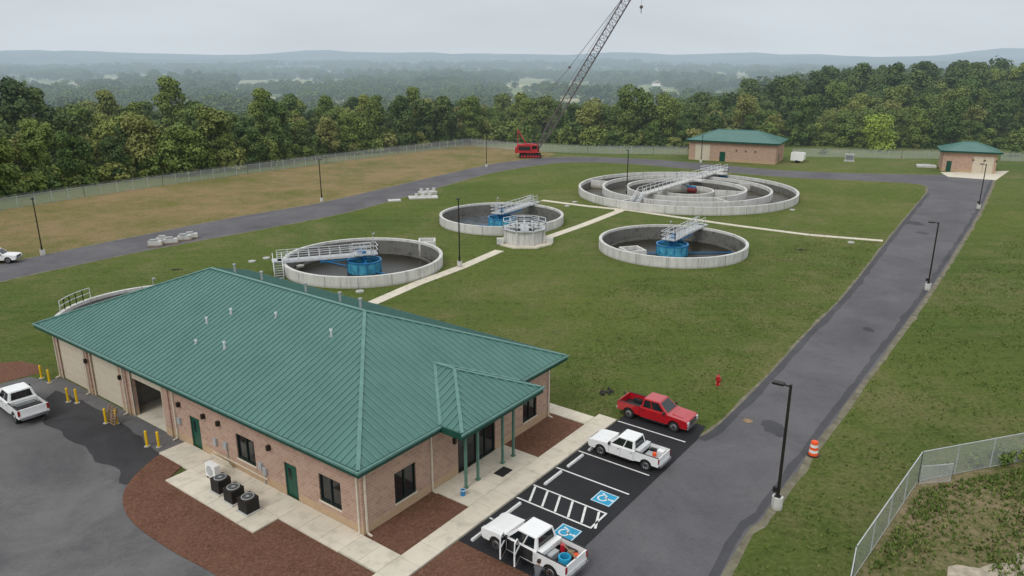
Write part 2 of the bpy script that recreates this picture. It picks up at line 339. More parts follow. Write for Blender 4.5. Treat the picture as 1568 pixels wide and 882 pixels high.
for i,(px,py,r) in enumerate(((1400,342,1.2),(1185,655,.8),(1330,505,.5),(1412,357,.8))):
    q=gp(px,py); pts=[(q[0]+r*random.uniform(.75,1.15)*math.cos(t*math.pi/9),q[1]+r*1.5*random.uniform(.75,1.15)*math.sin(t*math.pi/9)) for t in range(18)]
    m=MB(); m.sheet(pts,Z(5.6)+i*.0005,m_seal); m.obj("road_patch")
fenceL=gpl([(-420,410),(-200,360),(0,322),(130,302),(250,284),(380,266),(500,250),(610,236),(720,223)])
sheet("meadow",[tuple(p) for p in rt[:60]]+[gp(850,236),gp(820,228)]+fenceL[::-1],Z(1),meadow,0)
flot=[gp(1303,892),gp(1405,738),gp(1568,706),gp(1900,650)]
sheet("rough_ground",flot+[pb(40,-60),pb(-30,-60),pb(-30,-28)],Z(2),rough_lot,.0)
sheet("bare_ground",wob(gpl([(1440,884),(1475,872),(1530,862),(1600,856),(1700,870),(1600,930),(1450,940)]),.4,.5),Z(3),m_gravel,0)
curve=smooth_line(gpl([(240,699),(203,733),(188,765),(203,800),(260,842),(335,884),(440,960)]))
yard=[pb(.74,17.6)]+[tuple(p) for p in curve]+[gp(470,1150),gp(0,1300),gp(-500,1000),gp(-500,640),gp(-60,600),gp(0,588),gp(45,577),gp(72,584),pb(.74,35.4)]
sheet("asphalt_yard",yard,Z(3),m_yard,0)
sheet("asphalt_patch",wob(gpl([(85,598),(140,618),(205,662),(246,694),(212,722),(196,742),(150,700),(70,650),(72,620)]),.5,.3),Z(4),m_patch,0)
sheet("mulch_verge",wob(gpl([(-300,600),(-60,556),(30,553),(66,559),(58,572),(0,586),(-100,604),(-300,650)]),1.5,.4),Z(4.5),m_mulch,0)
def slab(name,poly,z1,mat,w=0):
    m=MB(); m.prism(wob(poly,1,w) if w else poly,-.05,z1,mat); return m.obj(name)
slab("mulch_bed",[pb(-1.05,17.4)]+[tuple(p) for p in curve]+[gp(600,1050),pb(-7,-2.0),pb(-1.0,-2.0),pb(-1.0,5.6),pb(-2.6,5.6),pb(-2.6,14.2),pb(-1.1,15.0)],.05,m_mulch)
slab("mulch_bed",[pb(.7,-2.0),pb(6.05,-2.0),pb(6.05,.74),pb(.7,.74)],.07,m_mulch)
slab("mulch_bed",[pb(12.8,-2.0),pb(18.4,-2.0),pb(18.4,.74),pb(12.8,.74)],.07,m_mulch)
slab("mulch_bed",[pb(-14,-3.45),pb(3.4,-3.45),pb(3.4,-8.8),pb(-14,-9.0)],.05,m_mulch)
def walk_rect(m,b0,b1,a0,a1,step=1.5,z=.13):
    nb=max(1,round((b1-b0)/step)); na=max(1,round((a1-a0)/step)); gpx=.01
    for i in range(nb):
        for j in range(na):
            x0=b0+(b1-b0)*i/nb; x1=b0+(b1-b0)*(i+1)/nb; y0=a0+(a1-a0)*j/na; y1=a0+(a1-a0)*(j+1)/na
            m.box(x0+gpx,x1-gpx,y0+gpx,y1-gpx,-.02,z-.002*((i*7+j*3)%3),m_walk)
m=MB()
walk_rect(m,-7,20.3,-3.42,-2.0); walk_rect(m,6.05,12.8,-2.0,.74); walk_rect(m,18.4,19.7,-2.0,2.6)
walk_rect(m,-.95,.7,-2.0,.75); walk_rect(m,-1.0,.74,.75,5.6); walk_rect(m,-2.6,.74,5.6,14.2); walk_rect(m,-1.1,.74,14.2,17.6)
m.obj("sidewalk",(O[0],O[1],0),ROTB)
m=MB(); m.sheet([(3.4,-3.44),(23.2,-3.44),(23.2,-8.7),(21,-9.0),(3.4,-9.0)],0,m_lot); m.obj("parking_lot",(O[0],O[1],Z(6)),ROTB)
m=MB()
def stripe(p,q,w=.11):
    p=Vector(p);q=Vector(q);d=(q-p).normalized();n=Vector((-d.y,d.x))*w/2
    m.sheet([tuple(p-n),tuple(q-n),tuple(q+n),tuple(p+n)],0,m_line)
for b in (6.0,12.6,15.15,17.75,20.3): stripe((b,-3.5),(b,-8.5))
stripe((8.5,-3.5),(8.5,-8.45));stripe((10.15,-3.5),(10.15,-8.45));stripe((8.56,-8.4),(10.09,-8.4))
for k in range(6):
    y=-3.7-k*.86; stripe((8.6,y-.62),(10.06,y),.13)
m.obj("parking_markings",(O[0],O[1],Z(7.5)),ROTB)
for (b,a) in ((11.4,-7.6),(7.35,-7.6)):
    m=MB(); m.box(b-.62,b+.62,a-.62,a+.62,0,.002,m_hblue)
    def st(p,q,w=.1):
        p=Vector(p);q=Vector(q);d=(q-p).normalized();n=Vector((-d.y,d.x))*w/2; m.add([(v.x,v.y,.006) for v in (p-n,q-n,q+n,p+n)],[(0,1,2,3)],m_line)
    m.ring(b-.05,a+.12,.22,.31,.003,.006,m_line,20,math.radians(20),math.radians(300))
    m.cyl((b+.02,a-.45,.003),(b+.02,a-.45,.007),.09,.09,m_line); st((b,a-.35),(b+.03,a+.05)); st((b,a+.0),(b+.28,a+.03)); st((b+.25,a+.03),(b+.38,a+.36))
    for s0 in (-1,1):
        st((b-.6,a+.57*s0),(b+.6,a+.57*s0),.05); st((b+.57*s0,a-.54),(b+.57*s0,a+.54),.05)
    m.obj("accessible_parking_marking",(O[0],O[1],Z(8.5)),ROTB)
for b in (4.7,7.2,11.4,13.9,16.4,):
    m=MB(); m.prof([(-.09,0),(.09,0),(.06,.13),(-.06,.13)],-.9,.9,m_line)
    p=pb(b,-4.05); m.obj("wheel_stop",(p[0],p[1],Z(8)),ROTB-math.pi/2,bevel=.01)
def path(name,pts,w):
    m=MB(); P=[Vector(gp(*p)) for p in pts]
    for p,q in zip(P[:-1],P[1:]):
        L=(q-p).length; n=max(1,round(L/1.8)); d=(q-p).normalized(); nr=Vector((-d.y,d.x))*w/2
        for i in range(n):
            a=p+d*(L*i/n+.02); b=p+d*(L*(i+1)/n-.02); m.prism([tuple(a-nr),tuple(b-nr),tuple(b+nr),tuple(a+nr)],-.02,.06-.003*(i%3),m_walk)
    m.obj(name)
path("footpath",[(560,469),(640,434),(705,410),(765,384)],1.35)
path("footpath",[(838,364),(890,346),(952,322)],1.35)
path("footpath",[(830,307),(900,316),(952,321)],1.1)
path("footpath",[(962,322),(1060,336),(1130,346),(1240,360),(1352,369)],1.0)
path("footpath",[(940,321),(985,322)],1.6)

# ---------------------------------------------------------------- main building
def hip_roof(mb,ribs,x0,x1,y0,y1,ze,sl,sp=.46,rw=.05,rh=.06):
    W=x1-x0;h=W/2; zr=ze+sl*h; xm=(x0+x1)/2
    v=[(x0,y0,ze),(x1,y0,ze),(x1,y1,ze),(x0,y1,ze),(xm,y0+h,zr),(xm,y1-h,zr)]
    mb.add(v,[(0,1,4),(1,2,5,4),(2,3,5),(3,0,4,5)],m_roof)
    L=y1-y0
    n=int(L/sp)
    for i in range(1,n):
        s=i*L/n; r=min(s,h,L-s)-.05
        if r<.2: continue
        for sx in (1,-1):
            xa=x0 if sx==1 else x1
            ribs.beam((xa,y0+s,ze+.02),(xa+sx*r,y0+s,ze+.02+sl*r),rw,rh,m_seam)
    n=int(W/sp)
    for i in range(1,n):
        s=i*W/n; r=min(s,W-s)-.05
        if r<.2: continue
        for sy in (1,-1):
            ya=y0 if sy==1 else y1
            ribs.beam((x0+s,ya,ze+.02),(x0+s,ya+sy*r,ze+.02+sl*r),rw,rh,m_seam)
    for a,b in ((0,4),(1,4),(2,5),(3,5),(4,5)):
        ribs.beam(Vector(v[a])+Vector((0,0,.04)),Vector(v[b])+Vector((0,0,.04)),.22,.06,m_seam)
def fascia(mb,x0,x1,y0,y1,ze,h=.34,t=.1):
    mb.box(x0-t,x0,y0-t,y1+t,ze-h,ze+.03,m_green); mb.box(x1,x1+t,y0-t,y1+t,ze-h,ze+.03,m_green)
    mb.box(x0,x1,y0-t,y0,ze-h,ze+.03,m_green); mb.box(x0,x1,y1,y1+t,ze-h,ze+.03,m_green)
    mb.box(x0,x1,y0,y1,ze-h+.02,ze-h+.06,m_soffit)
def wall(mb,axis,c,s0,s1,h,openings,t=.3,inward=1,mat=None):
    mat=mat or m_brick
    cuts=sorted(set([s0,s1]+[o[0] for o in openings]+[o[1] for o in openings]))
    def bx(a,b,z0,z1):
        if b-a<1e-4 or z1-z0<1e-4: return
        c0,c1=sorted((c,c+inward*t))
        if axis=='y': mb.box(c0,c1,a,b,z0,z1,mat)
        else: mb.box(a,b,c0,c1,z0,z1,mat)
    for a,b in zip(cuts[:-1],cuts[1:]):
        o=[q for q in openings if q[0]<=a+1e-6 and q[1]>=b-1e-6]
        if not o: bx(a,b,0,h)
        else: bx(a,b,0,o[0][2]); bx(a,b,o[0][3],h)
BL,BW=36.3,18.9; ze=4.5; slope=.41; wl=.75
B=empty("brick_building",(O[0],O[1],0),ROTB)
rf=MB();rb_=MB()
hip_roof(rf,rb_,0,BW,0,BL,ze,slope)
px0,px1,py0=6.05,13.6,-1.6; hw=(px1-px0)/2; zr=ze+.41*hw; xm=(px0+px1)/2; ap=py0+hw
ze2=ze+.005
vs=[(px0,py0,ze2),(px1,py0,ze2),(xm,ap,zr),(xm,hw,zr),(px0,0,ze2),(px1,0,ze2)]
rf.add(vs,[(0,1,2),(0,2,3,4),(1,5,3,2)],m_roof)
for i in range(1,18):
    s=i*2*hw/18; r=min(s,2*hw-s)-.05; rb_.beam((px0+s,py0,ze+.03),(px0+s,py0+r,ze+.03+.41*r),.05,.06,m_seam)
for i in range(0,12):
    yy=py0+.3+i*.45
    if yy>hw: break
    r0=max(0,yy); r=min(hw,yy-py0)
    for sx,xa in ((1,px0),(-1,px1)): rb_.beam((xa+sx*r0,yy,ze+.03+.41*r0),(xa+sx*r,yy,ze+.03+.41*r),.05,.06,m_seam)
for a,b in ((0,2),(1,2),(2,3),(3,4),(3,5)): rb_.beam(Vector(vs[a])+Vector((0,0,.04)),Vector(vs[b])+Vector((0,0,.04)),.2,.05,m_seam)
rf.obj("roof",parent=B); rb_.obj("roof_seams",parent=B)
fa=MB(); t=.1
fa.box(-t,0,-t,BL+t,ze-.34,ze+.03,m_green); fa.box(BW,BW+t,-t,BL+t,ze-.34,ze+.03,m_green); fa.box(0,BW,BL,BL+t,ze-.34,ze+.03,m_green)
fa.box(0,px0-t,-t,0,ze-.34,ze+.03,m_green); fa.box(px1+t,BW,-t,0,ze-.34,ze+.03,m_green)
fa.box(px0-t,px0,py0-t,0,ze-.36,ze+.03,m_green); fa.box(px1,px1+t,py0-t,0,ze-.36,ze+.03,m_green); fa.box(px0,px1,py0-t,py0,ze-.36,ze+.03,m_green)
fa.box(0,BW,0,BL,ze-.32,ze-.27,m_soffit); fa.box(px0,px1,py0,-.01,ze-.32,ze-.27,m_soffit)
fa.box(-t-.1,-t,-t-.1,BL+t,ze-.08,ze+.04,m_seam); fa.box(-t,px0-t,-t-.1,-t,ze-.08,ze+.04,m_seam); fa.box(px1+t,BW+t,-t-.1,-t,ze-.08,ze+.04,m_seam)
fa.box(px0-t-.1,px1+t+.1,py0-t-.1,py0-t,ze-.08,ze+.04,m_seam)
fa.obj("fascia",parent=B)
WH=ze-.33
w=MB()
def A(a): return .75+a
opL=[(A(1.63),A(3.39),.95,2.6),(A(5.3),A(6.4),0,2.25),(A(9.16),A(10.98),.95,2.6),(A(14.9),A(16.0),0,2.25),(A(19.2),A(23.2),0,3.5),(A(24.9),A(28.9),0,3.5),(A(30.2),A(34.2),0,3.5)]
wall(w,'y',wl,wl,BL-wl,WH,opL)
opE=[(.75+2.35,.75+4.0,.75,2.6),(8.35,11.95,0,2.9),(.75+14.2,.75+15.8,.75,2.6)]
wall(w,'x',wl,wl+.3,BW-wl,WH,opE)
wall(w,'y',BW-wl,wl+.3,BL-wl,WH,[],inward=-1); wall(w,'x',BL-wl,wl+.3,BW-wl-.3,WH,[],inward=-1)
for a in (18.6,24.05,29.55): w.box(wl-.1,wl-.003,A(a)-.35,A(a)+.35,0,WH,m_brick)
w.obj("walls",parent=B)
d=MB()
def window(mb,axis,c,s0,s1,z0,z1,n=2):
    def bx(a,b,q0,q1,d0,d1,mat):
        if axis=='y': mb.box(c+d0,c+d1,a,b,q0,q1,mat)
        else: mb.box(a,b,c+d0,c+d1,q0,q1,mat)
    bx(s0,s1,z0,z1,.14,.17,m_glass); f=.06
    bx(s0,s1,z0,z0+f,.06,.13,m_winframe); bx(s0,s1,z1-f,z1,.06,.13,m_winframe)
    for i in range(n+1):
        x=s0+(s1-s0-f)*i/n; bx(x,x+f,z0+f,z1-f,.06,.13,m_winframe)
    bx(s0-.05,s1+.05,z0-.09,z0,-.05,.1,m_cream) if z0>.2 else None
for o in (opL[0],opL[2]): window(d,'y',wl,*o)
for o in (opE[0],opE[2]): window(d,'x',wl,*o)
window(d,'x',wl,opE[1][0],opE[1][1],.13,2.9,4)
d.box(opE[1][0],opE[1][1],wl+.05,wl+.14,2.2,2.28,m_winframe)
for o in (opL[1],opL[3]):
    d.box(wl+.08,wl+.13,o[0]+.06,o[1]-.06,0.13,o[3]-.06,m_gdoor)
    d.box(wl+.04,wl+.14,o[0],o[0]+.06,.13,o[3],m_green);d.box(wl+.04,wl+.14,o[1]-.06,o[1],.13,o[3],m_green);d.box(wl+.04,wl+.14,o[0]+.06,o[1]-.06,o[3]-.06,o[3],m_green)
    d.box(wl+.06,wl+.078,o[0]+.62,o[0]+.85,1.2,1.9,m_glass)
d.obj("windows_and_doors",parent=B,bevel=0)
gd=MB()
for o in opL[5:]:
    for k in range(6):
        z0=.02+k*.58; gd.box(wl+.12,wl+.17,o[0],o[1],z0,z0+.565,m_tan)
    gd.box(wl-.02,wl+.1,o[0]-.1,o[0],0,3.6,m_tan); gd.box(wl-.02,wl+.1,o[1],o[1]+.1,0,3.6,m_tan); gd.box(wl-.02,wl+.1,o[0],o[1],3.5,3.6,m_tan)
o=opL[4]; gd.box(wl-.02,wl+.1,o[0]-.1,o[0],0,3.6,m_tan); gd.box(wl-.02,wl+.1,o[1],o[1]+.1,0,3.6,m_tan); gd.box(wl-.02,wl+.1,o[0],o[1],3.5,3.6,m_tan)
gd.box(wl+.12,wl+.16,o[0],o[1],2.9,3.5,m_tan)
gd.box(wl+.3,wl+10,o[0]-1.5,o[0]-1.45,0,4.0,m_inside); gd.box(wl+.3,wl+10,o[1]+1.45,o[1]+1.5,0,4.0,m_inside); gd.box(wl+9.9,wl+10,o[0]-1.4,o[1]+1.4,0,4.0,m_inside)
gd.box(wl+.02,wl+9.8,o[0]-1.4,o[1]+1.4,0.02,.05,m_walk)
for bx_,by_ in ((2.2,1.0),(2.6,1.9),(3.2,3.0),(1.9,.4)): gd.cyl((wl+bx_,o[0]+by_,.05),(wl+bx_,o[0]+by_,.95),.3,.3,m_grey)
gd.obj("garage_doors",parent=B)
p=MB()
for x_ in (7.4,8.5,10.9,12.0):
    y_=-.65; p.box(x_-.07,x_+.07,y_-.07,y_+.07,.12,WH,m_post); p.box(x_-.12,x_+.12,y_-.12,y_+.12,.12,.2,m_post)
p.obj("porch_posts",parent=B,bevel=.01)
p=MB()
def spout(x,y,dx,dy):
    p.beam((x,y,.15),(x,y,WH-.4),.09,.09,m_cream); p.beam((x,y,WH-.4),(x+dx,y+dy,WH-.02),.09,.09,m_cream); p.beam((x,y,.15),(x+dx*.5,y+dy*.5,.08),.09,.09,m_cream)
spout(wl-.06,1.0,-.7,0); spout(wl-.06,A(17.7),-.7,0); spout(wl-.16,A(23.95),-.6,0); spout(.95,wl-.06,0,-.7); spout(6.0,wl-.06,0,-.7); spout(17.9,wl-.06,0,-.7); spout(wl-.06,A(34.6),-.7,0); spout(wl-.16,A(29.5),-.6,0)
p.obj("downspouts",parent=B)
p=MB()
def on_roof(x,y): return ze+slope*min(x,BW-x,y,BL-y)
for x_,y_,hh in ((3.6,16.5,.5),(4.9,20.5,.45),(6.2,19.5,.4),(7.0,15.5,.4),(6.9,9.8,.5),(3.2,19.2,.3)):
    zz=on_roof(x_,y_); p.cyl((x_,y_,zz-.1),(x_,y_,zz+hh),.06,.06,m_alum,10); p.cyl((x_,y_,zz+hh-.12),(x_,y_,zz+hh),.09,.09,m_white,10); p.cyl((x_,y_,zz-.05),(x_,y_,zz+.1),.14,.08,m_grey,10)
for x_,y_ in ((11.3,14),(11.5,18),(11.3,23),(11.6,27),(10.5,11),):
    zz=on_roof(x_,y_); p.cyl((x_,y_,zz-.1),(x_,y_,zz+.7),.08,.08,m_grey,10); p.cyl((x_,y_,zz+.65),(x_,y_,zz+.75),.13,.13,m_grey,10)
p.obj("roof_vents",parent=B)
p=MB()
for y_ in (A(7.6),A(12.6),A(14.2),A(17.0)): p.box(wl-.22,wl,y_-.1,y_+.1,2.6,2.9,m_bronze)
for y_ in (A(24.3),A(29.3)): p.box(wl-.3,wl-.11,y_-.1,y_+.1,2.6,2.9,m_bronze)
for y_,z_ in ((A(8.2),.8),(A(8.6),1.0),(A(12.1),1.2),(A(13.2),1.1),(A(17.2),1.3)): p.box(wl-.15,wl,y_-.16,y_+.16,z_,z_+.45,m_grey)
for y_ in (A(8.3),A(12.0)): p.beam((wl-.05,y_,.13),(wl-.05,y_,1.3),.05,.05,m_grey)
p.beam((wl-.1,A(8.0),.55),(wl-.1,A(13.5),.55),.06,.06,m_cream)
for k in range(4): p.beam((wl-.25-.06*k,A(11.3),.3+.12*k),(wl-.25-.06*k,A(13.2),.3+.12*k),.05,.05,m_cream)
for x_ in (8.0,12.2): p.box(x_-.1,x_+.1,wl-.15,wl,2.3,2.7,m_bronze)
p.obj("wall_fittings",parent=B)
def ac_unit(b,a):
    m=MB(); s=.4; z0=.13
    m.box(-s-.1,s+.1,-s-.1,s+.1,0,.07,m_tank); m.box(-s,s,-s,s,.07,.80,m_black)
    for k in range(11):
        z=.1+k*.062; m.box(-s-.012,s+.012,-s-.012,s+.012,z,z+.02,m_bronze)
    m.box(-s-.015,s+.015,-s-.015,s+.015,.80,.86,m_bronze)
    m.cyl((0,0,.86),(0,0,.885),.33,.33,m_dark,24); m.ring(0,0,.31,.355,.86,.91,m_grey,24)
    for k in range(6):
        t=k*math.pi/6; m.beam((-.32*math.cos(t),-.32*math.sin(t),.9),(.32*math.cos(t),.32*math.sin(t),.9),.01,.01,m_grey)
    m.cyl((0,0,.885),(0,0,.915),.08,.08,m_grey,12)
    p=pb(b,a); m.obj("air_conditioner",(p[0],p[1],z0),ROTB)
ac_unit(-1.5,7.5); ac_unit(-1.4,9.0); ac_unit(-1.25,10.5)
m=MB(); m.box(-.18,.18,-.5,.5,.1,.95,m_white); m.cyl((-.19,.05,.52),(-.2,.05,.52),.33,.33,m_grey,24)
for k in range(5): m.beam((-.21,.05-.3,.3+k*.11),(-.21,.05+.3,.3+k*.11),.01,.015,m_white)
for s_ in (-.35,.35): m.box(-.2,.2,s_-.04,s_+.04,0,.1,m_black)
p=pb(-.75,12.1); m.obj("heat_pump",(p[0],p[1],.13),ROTB,bevel=.015)
for b,a in ((-.3,36.3),(-1.0,30.2),(-.7,29.5),(-1.0,24.6),(-.6,23.9),(-1.0,19.2),(-.6,18.5),(-.3,34.9)):
    m=MB(); m.cyl((0,0,0),(0,0,1.05),.085,.085,m_yellow,16); m.cyl((0,0,1.05),(0,0,1.11),.085,.04,m_yellow,16); m.cyl((0,0,0),(0,0,.03),.2,.2,m_grey,16)
    p=pb(b,a); m.obj("bollard",(p[0],p[1],Z(5)))
m=MB()
for k in range(7): m.beam((0,-.55,.08+k*.18),(0,.55,.08+k*.18),.1,.025,m_wood)
for y_ in (-.5,0,.5): m.beam((.06,y_,0),(.06,y_,1.25),.1,.09,m_wood)
p=pb(-.9,24.2); o_=m.obj("wooden_pallet",(p[0],p[1],Z(5)),ROTB); o_.rotation_euler=(0,math.radians(14),ROTB)
m=MB(); m.cyl((0,0,0),(0,0,.36),.13,.16,m_bluep,16); m.ring(0,0,.15,.165,.34,.38,m_white,16)
p=pb(6.7,-1.0); m.obj("bucket",(p[0],p[1],.13))
m=MB(); m.box(-.5,.5,-.35,.35,0,.02,m_black)
p=pb(10.1,-1.3); m.obj("door_mat",(p[0],p[1],.133),ROTB)

# ---------------------------------------------------------------- small buildings
def small_building(name,o,ang,L,W,ze,sl,doors):
    E=empty(name,(o[0],o[1],0),ang)
    r=MB();rb=MB(); T=lambda v:(v[1],v[0],v[2])
    ov=.7; hip_roof(r,rb,-ov,W+ov,-ov,L+ov,ze,sl,sp=.6,rw=.06)
    r.v=[T(v) for v in r.v]; rb.v=[T(v) for v in rb.v]; r.obj("roof",parent=E); rb.obj("roof_seams",parent=E)
    f=MB(); fascia(f,-ov,L+ov,-ov,W+ov,ze); f.obj("fascia",parent=E)
    w=MB(); h=ze-.33
    wall(w,'x',0,0,L,h,[(a,b,0,c) for a,b,c,_ in doors]); wall(w,'x',W,0,L,h,[],inward=-1); wall(w,'y',0,.3,W-.3,h,[]); wall(w,'y',L,.3,W-.3,h,[(W*.3,W*.3+1.1,0,2.2)],inward=-1); w.obj("walls",parent=E)
    dd=MB()
    for a,b,c,mt in doors:
        dd.box(a,b,.1,.16,0,c,mt); dd.box((a+b)/2-.02,(a+b)/2+.02,.08,.098,0,c,m_dark)
    for k in range(3): dd.box(L*.55+k*2.2,L*.55+k*2.2+.3,-.12,-.003,2.6,2.9,m_bronze)
    dd.box(L-.16,L-.1,W*.3,W*.3+1.1,0,2.2,m_gdoor)
    dd.obj("doors",parent=E); return E
o1=gp(1054,244); small_building("pump_house",o1,math.radians(-28),20.8,11.5,4.9,.36,[(1.5,5.2,4.0,m_tan),(7.6,9.0,2.3,m_gdoor)])
o2=gp(1441,262); small_building("blower_building",o2,math.radians(-24),10.3,8.2,4.6,.36,[(.8,1.8,2.3,m_gdoor),(5.8,9.8,3.6,m_tan)])
m=MB(); m.prism([gp(1440,264),gp(1452,271),gp(1470,272),gp(1525,276),gp(1545,262),gp(1530,262)],-.02,.03,m_walk); m.obj("concrete_apron")

# ---------------------------------------------------------------- tanks
def clarifier(name,c,R,ang,wmat,ht=1.3,wl_=-.6,stair=None):
    m=MB(); m.ring(0,0,R-.38,R,-3,ht,m_tank,96)
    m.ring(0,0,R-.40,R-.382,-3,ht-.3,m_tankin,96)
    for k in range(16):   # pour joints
        t=2*math.pi*(k+.3)/16; x_,y_=(R+.004)*math.cos(t),(R+.004)*math.sin(t); m.beam((x_,y_,-.05),(x_,y_,ht-.02),.035,.02,m_tankin)
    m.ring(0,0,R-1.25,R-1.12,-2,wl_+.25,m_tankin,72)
    for k in range(18):
        t=2*math.pi*k/18; m.beam(((R-1.2)*math.cos(t),(R-1.2)*math.sin(t),wl_+.2),((R-.4)*math.cos(t),(R-.4)*math.sin(t),wl_+.2),.08,.1,m_tankin)
    m.cyl((0,0,-3),(0,0,wl_),R-.5,R-.5,wmat,96)
    m.ring(0,0,1.95,2.03,-2.2,.75,m_blued,36); m.ring(0,0,1.9,2.12,.70,.8,m_bluep,36)
    m.cyl((0,0,-2),(0,0,1.5),.35,.35,m_bluep,16); m.cyl((0,0,1.15),(0,0,1.5),.7,.7,m_bluep,20)
    for k in range(12):
        t=ang+k*math.pi/6; d=Vector((math.cos(t),math.sin(t),0)); m.beam(d*2.05+Vector((0,0,-.6)),d*2.05+Vector((0,0,.72)),.06,.1,m_bluep)
    for k in range(4):
        t=ang+k*math.pi/2; d=Vector((math.cos(t),math.sin(t),0)); m.beam(d*.3+Vector((0,0,.9)),d*2+Vector((0,0,.7)),.1,.15,m_bluep)
    d=Vector((math.cos(ang),math.sin(ang),0)); n=Vector((-d.y,d.x,0)); zb=ht+.25
    a=d*(R+.5); b=-d*.9
    m.beam(a+Vector((0,0,zb)),b+Vector((0,0,zb)),1.1,.08,m_galv)
    for s_ in (-1,1):
        q=n*.6*s_
        m.beam(a+q+Vector((0,0,zb-.12)),b+q+Vector((0,0,zb-.12)),.1,.22,m_alum)
        m.rail([a+q+Vector((0,0,zb)),b+q+Vector((0,0,zb))],m_alum,sp=1.2)
        m.beam(d*1.0+q+Vector((0,0,zb-.45)),d*(R*.55)+q+Vector((0,0,zb-.45)),.09,.14,m_bluep)
        for k in range(4): m.beam(d*(1.2+k*1.1)+q+Vector((0,0,zb-.45)),d*(1.7+k*1.1)+q+Vector((0,0,zb-.2)),.06,.06,m_bluep)
    m.rail([b+n*.6+Vector((0,0,zb)),b-n*.6+Vector((0,0,zb))],m_alum)
    m.beam(d*1.2+Vector((0,0,zb)),-d*1.6+Vector((0,0,zb)),2.0,.09,m_galv); m.rail([d*1.2+n+Vector((0,0,zb)),-d*1.6+n+Vector((0,0,zb)),-d*1.6-n+Vector((0,0,zb)),d*1.2-n+Vector((0,0,zb))],m_alum)
    m.cyl((0,0,zb),(0,0,zb+.45),.32,.28,m_bluep,14); m.beam((0,0,zb+.35),d*.8+Vector((0,0,zb+.35)),.25,.3,m_bluep)
    for t in (ang+2.2,ang+2.2+math.pi):
        k=Vector((math.cos(t),math.sin(t),0)); m.beam(k*2+Vector((0,0,wl_+.12)),k*(R-1.4)+Vector((0,0,wl_+.12)),.08,.12,m_bluep)
    st=d*(R+.5); sd=(n if stair!=-1 else -n)
    N=7
    for i in range(N):
        z=zb*(1-(i+1)/N)+.05; q=st+sd*(.7+i*.28); m.beam(q-d*.45+Vector((0,0,z)),q+d*.45+Vector((0,0,z)),.28,.05,m_galv)
    for s_ in (-.5,.5):
        p0=st+sd*.5+d*s_+Vector((0,0,zb)); p1=st+sd*(.7+N*.28)+d*s_; m.beam(p0,p1,.06,.22,m_galv)
        for kk in (.55,1.05): m.beam(p0+Vector((0,0,kk)),p1+Vector((0,0,kk)),.06,.06,m_alum)
        for f in (0,.33,.66,1): q=p0.lerp(p1,f); m.beam(q,q+Vector((0,0,1.05)),.06,.06,m_alum)
    m.beam(st-n*.9+Vector((0,0,zb)),st+n*.9+Vector((0,0,zb)),1.2,.08,m_galv)
    for f in (-.8,.8): m.beam(st+n*f+d*.4,st+n*f+d*.4+Vector((0,0,zb)),.1,.1,m_galv)
    m.cyl((-d*1.2+Vector((0,0,zb))),(-d*1.2+Vector((0,0,zb+2.4))),.04,.04,m_galv,6); m.cyl((-d*1.2+Vector((0,0,zb+2.3))),(-d*1.2+Vector((.25,0,zb+2.4))),.1,.1,m_grey,8)
    return m.obj(name,(c[0],c[1],0))
def angto(c,p): return math.atan2(p[1]-c[1],p[0]-c[0])
clarifier("clarifier_tank",T1,9.5,angto(T1,gp(436,401,1.3)),m_water,stair=1)
clarifier("clarifier_tank",T2,9.5,angto(T2,gp(838,305,1.3)),m_water2)
clarifier("clarifier_tank",T3,9.6,angto(T3,gp(1090,338,1.3)),m_water)
clarifier("clarifier_tank",T4,8.5,angto(T4,gp(200,540,1.3)),m_water,stair=-1)
# short guard rail on the wall of the half-hidden tank
m=MB(); pts=[]
for i in range(6):
    t=math.radians(158+i*6); pts.append((8.3*math.cos(t),8.3*math.sin(t),1.3))
m.rail(pts,m_alum,sp=1.0); m.obj("guard_rail",(T4[0],T4[1],0))
def outbox(p,ang,s,z):
    m=MB(); t=.25
    m.box(-s,s,-s,-s+t,-1,z,m_tank);m.box(-s,s,s-t,s,-1,z,m_tank);m.box(-s,-s+t,-s+t,s-t,-1,z,m_tank);m.box(s-t,s,-s+t,s-t,-1,z,m_tank); m.box(-s+t,s-t,-s+t,s-t,.0,z-.5,m_tankin)
    m.obj("effluent_box",(p[0],p[1],0),ang)
q=gp(968,394); outbox((q[0],q[1]),.3,1.3,1.15)
q=gp(654,371,1); outbox((q[0],q[1]),.1,1.1,1.35)
m=MB()
for r in (19.7,15.3,10.9,5.2): m.ring(0,0,r-.4,r,-3,1.35 if r>6 else .9,m_tank,128)
for k in range(28):
    t=2*math.pi*(k+.3)/28; x_,y_=19.704*math.cos(t),19.704*math.sin(t); m.beam((x_,y_,-.05),(x_,y_,1.33),.045,.02,m_tankin)
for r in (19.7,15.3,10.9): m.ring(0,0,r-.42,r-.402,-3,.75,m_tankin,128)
for r0,r1 in ((15.31,19.27),(10.91,14.87),(5.21,10.47)): m.ring(0,0,r0,r1,-3,-.35,m_waterb,128)
m.cyl((0,0,-3),(0,0,-.35),4.79,4.79,m_waterb,96)
for t_,r0,r1 in ((.4,10.95,14.85),(2.6,15.35,19.2),(3.9,15.35,19.2),(5.0,10.95,14.85),(5.9,5.3,10.4)):
    k=Vector((math.cos(t_),math.sin(t_),0)); m.beam(k*r0+Vector((0,0,.45)),k*r1+Vector((0,0,.45)),.3,1.5,m_tank)
pA=Vector(gp(985,301,1.3)).to_3d()-Vector((DT[0],DT[1],0)); pB=Vector(gp(1108,263,1.3)).to_3d()-Vector((DT[0],DT[1],0))
zb=1.75; d=(pB-pA).normalized(); n=Vector((-d.y,d.x,0))
m.beam(pA-d*.6+Vector((0,0,zb)),pB+Vector((0,0,zb)),1.5,.25,m_tank)
